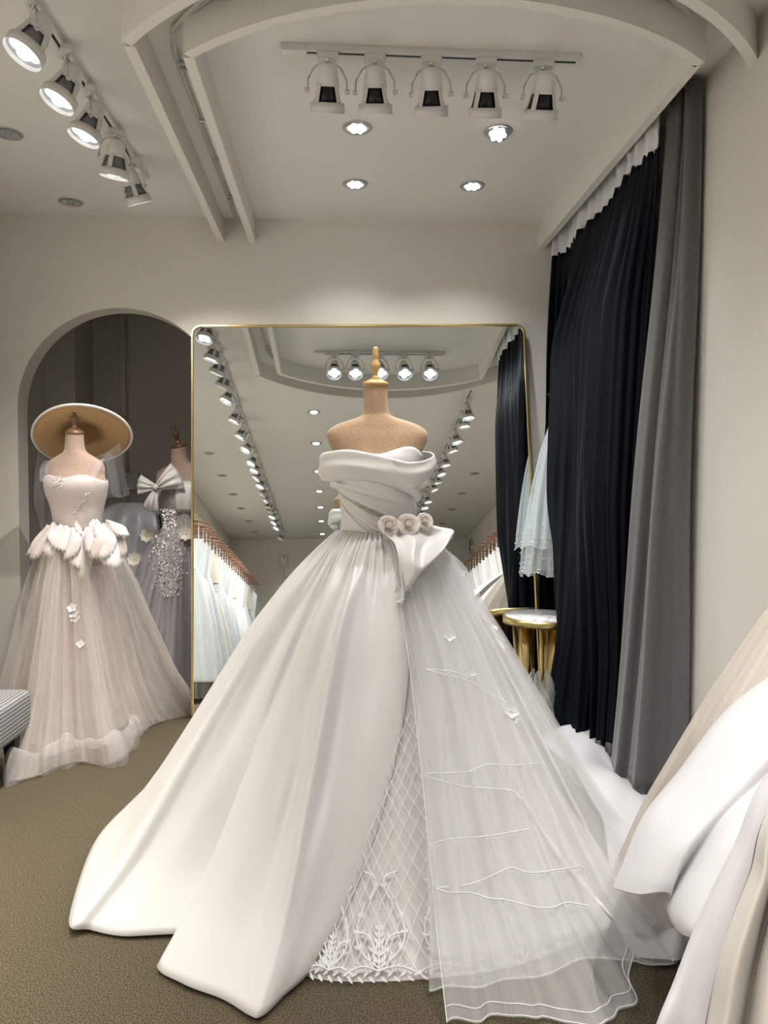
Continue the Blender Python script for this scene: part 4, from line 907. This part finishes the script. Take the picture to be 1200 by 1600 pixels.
for px, py in ((185, 826), (192, 838), (184, 845), (228, 832), (218, 876), (290, 836), (306, 836), (312, 836)):
    p = sg.on([(px, py)], .03)[0] if px > 200 else P(px, py, 4.35)
    wbuild(flower(MB(), p, (-.1, -1, .2), .045 if px in (228, 290, 218) else .025, 8), 'cloth_flower', 'cream', qg)
def bow_loop(c, ang, ln, wd_, nm, par):
    G = []; ca, sa = math.cos(ang), math.sin(ang)
    for i in range(17):
        s = i/16*2-1; row = []
        for j in range(13):
            t = j/12; wv = wd_*(.12+.88*t**.8); puff = .035*math.sin(math.pi*t)*(1-.6*s*s)+.012*math.sin(s*9)*(1-t*.6)
            x, z = ln*t*(1-.1*s*s), s*wv/2; row.append((c[0]+ca*x-sa*z, c[1]-puff, c[2]+sa*x+ca*z))
        G.append(row)
    return wbuild(MB().grid(np.array(G)), nm, 'satin', par, solid=.003)
bcn = P(245, 761, YG-.16)
bow_loop(bcn, R(28), .155, .17, 'bow_loop', qg); bow_loop(bcn, R(172), .115, .12, 'bow_loop', qg); bow_loop(bcn, R(-106), .15, .10, 'bow_tail', qg)
wbuild(MB().ball(bcn-np.array([0, .03, 0]), .018, 12, 8), 'bow_knot', 'satin', qg)
# slate satin drape behind the two forms
sd_ = empty('slate_gown', tuple(P(200, 1000, 4.95)[:2])+(0,), label='slate grey satin gown half hidden between the blush and grey gowns', cat='gown')
sc0 = np.array(P(205, 800, 4.95)[:2]); zs0 = P(205, 785, 4.95)[2]
ss = Skirt(sc0, zs0, .10, .08, [(180, sc0[0]-.42, 4.95, .01), (225, sc0[0]-.35, 4.7, .01), (270, sc0[0], 4.6, .01), (315, sc0[0]+.35, 4.7, .01), (360, sc0[0]+.42, 4.95, .01), (450, sc0[0], 5.25, .01), (540, sc0[0]-.42, 4.95, .01)], prof=make_prof([(0, 0), (.05, .35), (.15, .5), (.5, .7), (1, 1)]), ripple=lambda u, t: .025*np.sin(u*40+6*t)*sstep(t, 0, .1))
wbuild(MB().grid(ss.grid(90, 30)), 'skirt', 'slate', sd_); 
G = np.zeros((24, 8, 3))
for i in range(24):
    a = 2*math.pi*i/24
    for j in range(8): z = zs0+.26*j/7; r = .10+.03*math.sin(j/7*3); G[i, j] = (sc0[0]+r*math.cos(a), sc0[1]+.7*r*math.sin(a), z-.09)
# alcove wall box
wb = P(207, 752, 5.385); bx_ = empty('wall_box', tuple(wb), label='small white box fixed to the alcove wall beside the trunking', cat='wall box')
k = MB(); k.box((wb[0]-.05, wb[1]-.03, wb[2]-.06), (wb[0]+.05, wb[1]+.014, wb[2]+.06)); wbuild(k, 'box_body', 'greyplastic', bx_, smooth=False, bevel=.006)
k = MB(); k.box((wb[0]-.052, wb[1]-.034, wb[2]-.062), (wb[0]+.052, wb[1]-.028, wb[2]-.045)); wbuild(k, 'box_lip', 'whitemetal', bx_, smooth=False, bevel=.002)
# ================================================================== BENCH
by1 = 3.26; bx1 = P(52, 1130, by1)[0]; bz0, bz1 = .165, .345; by0, bx0 = 2.55, -1.90
be = empty('upholstered_bench', ((bx0+bx1)/2, (by0+by1)/2, 0), label='black and white houndstooth bench on dark legs at the left edge', cat='bench')
def rbox(lo, hi, r=.035, n=5):
    """cushion block with rounded edges, uv in metres"""
    lo = np.array(lo); hi = np.array(hi); mb = MB()
    for ax_ in range(3):
        u_, v_ = [(1, 2), (0, 2), (0, 1)][ax_]
        for sgn in (0, 1):
            def co(a, b): return np.concatenate([[a], np.linspace(a, a+r, n)[1:], np.linspace(b-r, b, n)[0:], [b]])
            U_ = co(lo[u_], hi[u_]); V_ = co(lo[v_], hi[v_]); G = np.zeros((len(U_), len(V_), 3)); uv = []
            for i, a in enumerate(U_):
                for j, b in enumerate(V_):
                    p = np.zeros(3); p[ax_] = hi[ax_] if sgn else lo[ax_]; p[u_] = a; p[v_] = b
                    q = np.clip(p, lo+r, hi-r); d = p-q; L = np.linalg.norm(d); p = q+d/L*r if L > 1e-9 else p; G[i, j] = p
                    uv.append((a+(.003 if ax_ else 0), b) if ax_ != 0 else (a, b))
            mb.grid(G, uvs=uv)
    return mb
wbuild(rbox((bx0, by0, bz0), (bx1, by1, bz1)), 'cushion', 'hound', be)
for sx in (bx0+.08, bx1-.05):
    for sy in (by0+.08, by1-.10):
        k = MB(); k.add([(sx+a*.02*s, sy+b*.02*s, z) for z, s in ((.17, 1.3), (0, .8)) for a, b in ((-1, -1), (1, -1), (1, 1), (-1, 1))], [(0, 1, 2, 3), (7, 6, 5, 4), (0, 4, 5, 1), (1, 5, 6, 2), (2, 6, 7, 3), (3, 7, 4, 0)]); wbuild(k, 'leg', 'blackwood', be, smooth=False)
# ================================================================== GOWNS ON THE RIGHT RAIL, NEAR THE CAMERA
RXR, RZ = 1.92, 1.95
def hanger(loc, label, group=None, proto=[]):
    if proto: o = copy_tree(proto[0])
    else:
        o = empty('clothes_hanger'); proto.append(o)
        pts = [(x, 0, -.115-.5*x*x*1.6) for x in np.linspace(-.2, .2, 15)]
        MB().tube(pts, [.007+.006*(1-abs(i-7)/7) for i in range(15)], 8).build('shoulder_bar', 'copper', o)
        MB().tube([(.0, 0, -.11), (0, 0, -.06), (0, -.0, -.03)]+[(.02*math.cos(t)-.0, 0, -.012+.02*math.sin(t)) for t in np.linspace(-1.5, 3.4, 12)], .0028, 6).build('hook', 'chrome', o)
        MB().box((-.17, -.004, -.19), (.17, .004, -.182)).build('trouser_bar', 'copper', o, smooth=False)
    o.location = loc; return tag(o, label, 'hanger', group)
def rail_obj(x, y0, y1, wallx, label):
    o = empty('garment_rail', (x, (y0+y1)/2, RZ), label=label, cat='garment rail')
    wbuild(MB().tube([(x, y0, RZ), (x, y1, RZ)], .0125, 10), 'rail_bar', 'brass', o)
    for i in range(5):
        y = y0+(y1-y0)*i/4; wbuild(MB().tube([(x, y, RZ), (wallx, y, RZ)], .009, 8), 'wall_bracket', 'brass', o)
    return o
rail_obj(RXR, 2.0, -4.0, WX2, 'brass garment rail on the right wall behind the camera')
rail_obj(-1.55, .6, -5.0, WX0, 'brass garment rail on the left wall behind the camera')
# white satin gown whose lifted skirt swings into the picture
WG = empty('white_satin_gown', (1.86, 1.72, .2), label='white satin gown skirt swinging in from the right edge with hem off the floor', cat='gown')
wc = np.array([1.84, 1.72, 1.22])
cols_ = [[(1235, 1030, 1.95), (1150, 1100, 1.95), (1075, 1195, 1.95), (1015, 1275, 1.92), (985, 1345, 1.88), (972, 1378, 1.85)],
         [(1235, 1035, 1.80), (1135, 1115, 1.80), (1060, 1210, 1.78), (1008, 1275, 1.74), (974, 1352, 1.70), (960, 1388, 1.68)],
         [(1255, 1060, 1.65), (1170, 1150, 1.65), (1095, 1240, 1.63), (1040, 1310, 1.60), (1010, 1365, 1.58), (998, 1398, 1.57)],
         [(1280, 1090, 1.58), (1200, 1180, 1.58), (1120, 1265, 1.57), (1070, 1330, 1.55), (1052, 1375, 1.54), (1044, 1395, 1.54)],
         [(1290, 1110, 1.57), (1215, 1200, 1.57), (1130, 1280, 1.56), (1074, 1355, 1.57), (1044, 1405, 1.58), (1046, 1430, 1.58)],
         [(1300, 1130, 1.52), (1225, 1220, 1.50), (1140, 1300, 1.48), (1085, 1380, 1.46), (1060, 1432, 1.45), (1062, 1456, 1.45)],
         [(1310, 1160, 1.47), (1240, 1250, 1.44), (1165, 1330, 1.42), (1115, 1410, 1.40), (1092, 1452, 1.39), (1086, 1468, 1.39)],
         [(1330, 1180, 1.50), (1250, 1290, 1.46), (1190, 1370, 1.44), (1150, 1430, 1.43), (1122, 1472, 1.43), (1112, 1492, 1.43)],
         [(1500, 1280, 1.50), (1450, 1400, 1.45), (1400, 1480, 1.42), (1360, 1520, 1.42), (1330, 1550, 1.42), (1320, 1570, 1.42)]]
ctl = []
for i, c in enumerate(cols_):
    a = R(130+i*22); w0 = wc+np.array([.13*math.cos(a), .10*math.sin(a), 0]); p0 = P(*c[0]); ctl.append([w0, w0+(p0-w0)*.5+np.array([0, 0, .06])]+[P(*q) for q in c])
wbuild(MB().grid(patch(np.array(ctl).transpose(1, 0, 2), 110, 70)), 'skirt', 'whitesatin', WG, solid=.004)
def small_bodice(c, m_, par, h=.34):
    G = np.zeros((28, 10, 3))
    for i in range(28):
        a = 2*math.pi*i/28
        for j in range(10): t = j/9; r = .13+.035*math.sin(t*2.4); G[i, j] = (c[0]+r*math.cos(a), c[1]+.62*r*math.sin(a), c[2]+h*t+(.02*math.cos(2*a) if j == 9 else 0))
    wbuild(MB().grid(G, True), 'bodice', m_, par, solid=.004)
    for s in (-1, 1): wbuild(MB().tube([(c[0]+s*.1, c[1], c[2]+h-.01), (c[0]+s*.09, c[1], RZ-.125)], .003, 5), 'strap', 'thread', par)
small_bodice(wc, 'whitesatin', WG); hanger((wc[0], wc[1], RZ+.01), 'hanger holding the white satin gown at the near end of the right rail')
# beige tulle gown behind it
tc_ = np.array([1.66, 1.95]); BG = empty('beige_tulle_gown', (tc_[0], tc_[1], 0), label='beige glitter tulle gown skirt between the right wall and the white satin gown', cat='gown')
bcols = [(60, 1.75, 2.08, .01), (110, 1.30, 2.09, .01), (150, .92, 2.08, .01), (175, .745, 2.03, .01), (195, .79, 1.90, .01), (225, 1.0, 1.75, .01), (270, 1.6, 1.62, .01), (320, 2.1, 1.75, .01), (380, 2.24, 1.95, .01), (420, 1.75, 2.08, .01)]
bprof = make_prof([(0, 0), (.1, .17), (.3, .42), (.5, .62), (.75, .84), (1, 1)])
bs = Skirt(tc_, 1.22, .13, .09, bcols, prof=bprof, ripple=lambda u, t: .008*np.sin(u*60)*sstep(t, 0, .3))
wbuild(MB().grid(bs.grid(130, 40)), 'tulle_skirt', 'beigetulle', BG)
bs2 = Skirt(tc_, 1.21, .12, .085, [(c[0], tc_[0]+(c[1]-tc_[0])*.9, tc_[1]+(c[2]-tc_[1])*.9, .01) for c in bcols], prof=bprof)
wbuild(MB().grid(bs2.grid(90, 30)), 'lining', 'beigesatin', BG)
k = MB()
for _ in range(50): k.ball(bs(.2+.4*random.random(), .2+.6*random.random())[0], .0018, 5, 3)
tag(wbuild(k, 'glitter_beads', 'pearl', BG), kind='stuff')
small_bodice((tc_[0], tc_[1], 1.2), 'beigesatin', BG); hanger((tc_[0], tc_[1], RZ+.01), 'hanger holding the beige tulle gown beside the right wall').rotation_euler = (0, 0, 0)
# nearest gown, only its lower skirt in the picture
NG = empty('champagne_gown', (1.72, 1.2, 0), label='champagne satin gown with sheer white over-layer in the lower right corner', cat='gown')
def gown_patch(cols_, c, a0, da, nm, m_, nu, solid=0):
    ctl = []
    for i, q in enumerate(cols_):
        a = R(a0+da*i); w0 = np.array([c[0]+.12*math.cos(a), c[1]+.1*math.sin(a), c[2]]); p0 = P(*q[0]); ctl.append([w0, w0+(p0-w0)*.5+np.array([0, 0, .06])]+[P(*z) for z in q])
    return wbuild(MB().grid(patch(np.array(ctl).transpose(1, 0, 2), nu, 60)), nm, m_, NG, solid=solid)
nc = np.array([1.72, 1.2, 1.2])
gown_patch([[(1250, 1150, 1.50), (1160, 1310, 1.48), (1105, 1430, 1.46), (1068, 1530, 1.43), (1020, 1640, 1.40), (985, 1730, 1.38)], [(1230, 1175, 1.40), (1145, 1325, 1.38), (1090, 1440, 1.36), (1055, 1530, 1.33), (1020, 1625, 1.29), (985, 1790, 1.27)], [(1230, 1200, 1.36), (1155, 1350, 1.34), (1108, 1460, 1.32), (1082, 1550, 1.30), (1060, 1640, 1.28), (1030, 1800, 1.26)], [(1235, 1225, 1.345), (1168, 1372, 1.325), (1128, 1482, 1.305), (1108, 1570, 1.285), (1092, 1660, 1.265), (1075, 1810, 1.25)]], nc, 160, 14, 'over_layer', 'whitesatin', 60, .002)
gown_patch([[(1235, 1215, 1.38), (1165, 1365, 1.36), (1122, 1480, 1.335), (1102, 1575, 1.31), (1088, 1660, 1.29), (1070, 1810, 1.27)], [(1245, 1240, 1.28), (1190, 1380, 1.25), (1152, 1500, 1.225), (1135, 1590, 1.205), (1120, 1680, 1.185), (1105, 1880, 1.16)], [(1258, 1255, 1.33), (1212, 1390, 1.30), (1180, 1510, 1.28), (1165, 1600, 1.26), (1150, 1690, 1.24), (1140, 1850, 1.22)], [(1290, 1265, 1.24), (1250, 1400, 1.21), (1220, 1520, 1.19), (1205, 1610, 1.17), (1195, 1700, 1.15), (1180, 1900, 1.13)], [(1500, 1350, 1.2), (1450, 1500, 1.18), (1420, 1620, 1.16), (1400, 1700, 1.14), (1390, 1800, 1.12), (1380, 1900, 1.1)]], nc, 190, 20, 'skirt', 'beigesatin', 90, .003)
small_bodice(nc, 'beigesatin', NG); hanger((nc[0], nc[1], RZ+.01), 'hanger holding the champagne gown nearest the camera')
# ================================================================== GOWNS ON THE RAILS SEEN IN THE MIRROR
def rail_gown(v):
    o = empty('hanging_gown'); rr = random.Random(v); top = -.30; hemz = -1.72+.05*v; nf = 7+v
    def sheet(r0, r1, t0, t1, sx, yw, amp, n=48, m_=18):
        G = np.zeros((n, m_, 3))
        for i in range(n):
            a = 2*math.pi*i/n
            for j in range(m_):
                b = j/(m_-1); rx = r0+(r1-r0)*b**.75; f = 1+amp*math.sin(nf*a+v+2*b)*min(1, 2*b); G[i, j] = (rx*f*math.cos(a)+sx*b, (yw*(.45+.55*b))*f*math.sin(a), t0+(t1-t0)*b)
        return MB().grid(G, True)
    mt = ['coolwhite', 'whitesatin', 'coolwhite', 'cream', 'satin'][v]
    waist = -.62-.03*v
    sheet(.155, .11, top, waist, 0, .055, .05).build('bodice', mt, o)
    sheet(.11, .30+.03*rr.random(), waist, hemz, 0, .085, .12).build('skirt', mt if v != 2 else 'hang_tulle', o)
    if v in (0, 2, 4): sheet(.12, .33, waist+.01, hemz-.02, 0, .095, .12).build('tulle_layer', 'hang_tulle', o)
    if v == 3: MB().grid(np.array([[(.02+.13*math.cos(a)+.02*b, .07*math.sin(a)-.02, -.34-.3*b) for b in np.linspace(0, 1, 8)] for a in np.linspace(0, 2*math.pi, 20)])).build('satin_sash', 'cream', o)
    for s in (-1, 1): MB().tube([(s*.10, 0, top-.01), (s*.095, 0, -.13)], .004, 5).build('strap', 'thread', o)
    return o
protos = [rail_gown(v) for v in range(5)]; used = set()
def put_gown(x, y, v, label, group):
    o = protos[v] if v not in used else copy_tree(protos[v]); used.add(v); o.location = (x, y, RZ); o.rotation_euler = (0, 0, R(random.uniform(-9, 9))); tag(o, label, 'gown', group)
y = .30; i = 0
while y > -4.8:
    v = [0, 2, 1, 0, 3, 4, 2][i % 7]
    put_gown(-1.55, y, v, ['airy cool white gown, '+ORD[i]+' on the left rail in the mirror', 'plain white satin gown, '+ORD[i]+' on the left rail in the mirror', 'sheer white tulle gown, '+ORD[i]+' on the left rail in the mirror', 'cream satin gown with broad sash, '+ORD[i]+' on the left rail in the mirror', 'ivory satin gown with tulle layer, '+ORD[i]+' on the left rail in the mirror'][v], 'gowns on the left rail')
    h = hanger((-1.55, y, RZ+.01), 'copper hanger, '+ORD[i]+' on the left rail in the mirror', 'hangers on the left rail'); h.rotation_euler = (0, 0, R(random.uniform(-9, 9)))
    y -= .20+random.uniform(0, .05); i += 1
y = .85; i = 0
while y > -3.8:
    v = [1, 4, 0, 1, 2][i % 5]
    put_gown(RXR, y, v, ['airy cool white gown, '+ORD[i]+' on the right rail in the mirror', 'plain white satin gown, '+ORD[i]+' on the right rail in the mirror', 'sheer white tulle gown, '+ORD[i]+' on the right rail in the mirror', '', 'ivory satin gown with tulle layer, '+ORD[i]+' on the right rail in the mirror'][v], 'gowns on the right rail')
    h = hanger((RXR, y, RZ+.01), 'copper hanger, '+ORD[i]+' on the right rail in the mirror', 'hangers on the right rail'); h.rotation_euler = (0, 0, R(random.uniform(-9, 9)))
    y -= .20+random.uniform(0, .05); i += 1
# small things on the rear walls, seen in the mirror
wp = empty('wall_router', (-1.0, YR+.02, 2.30), label='small white wall unit with a hanging cable high on the rear wall', cat='wall unit')
k = MB(); k.box((-1.07, YR, 2.20), (-.93, YR+.04, 2.40)); wbuild(k, 'unit_body', 'whitemetal', wp, smooth=False, bevel=.012)
wbuild(MB().ball((-1.0, YR+.042, 2.36), .012, 8, 6), 'indicator', 'darksink', wp)
wbuild(MB().tube(cr([(-1.0, YR+.02, 2.20), (-1.0, YR+.03, 2.10), (-.95, YR+.03, 2.0), (-.85, YR+.02, 1.95), (-.8, YR+.02, 1.6)], np.linspace(0, 1, 24)), .009, 6), 'cable', 'greyplastic', wp)
dk = empty('wall_disc', (WX2-.03, -4.7, 2.46), label='round dark glossy disc high on the far right wall, seen edge-on in the mirror', cat='wall disc')
o = MB().lathe([(.001, .03), (.125, .03), (.135, .024), (.135, 0), (.001, 0)], 32).build('disc_face', 'disc', dk, loc=(.03, 0, 0)); o.rotation_euler = (0, R(-90), 0)
o = MB().lathe([(.135, .034), (.15, .030), (.15, 0), (.135, 0), (.135, .034)], 32).build('disc_rim', 'chrome', dk, loc=(.03, 0, 0)); o.rotation_euler = (0, R(-90), 0)
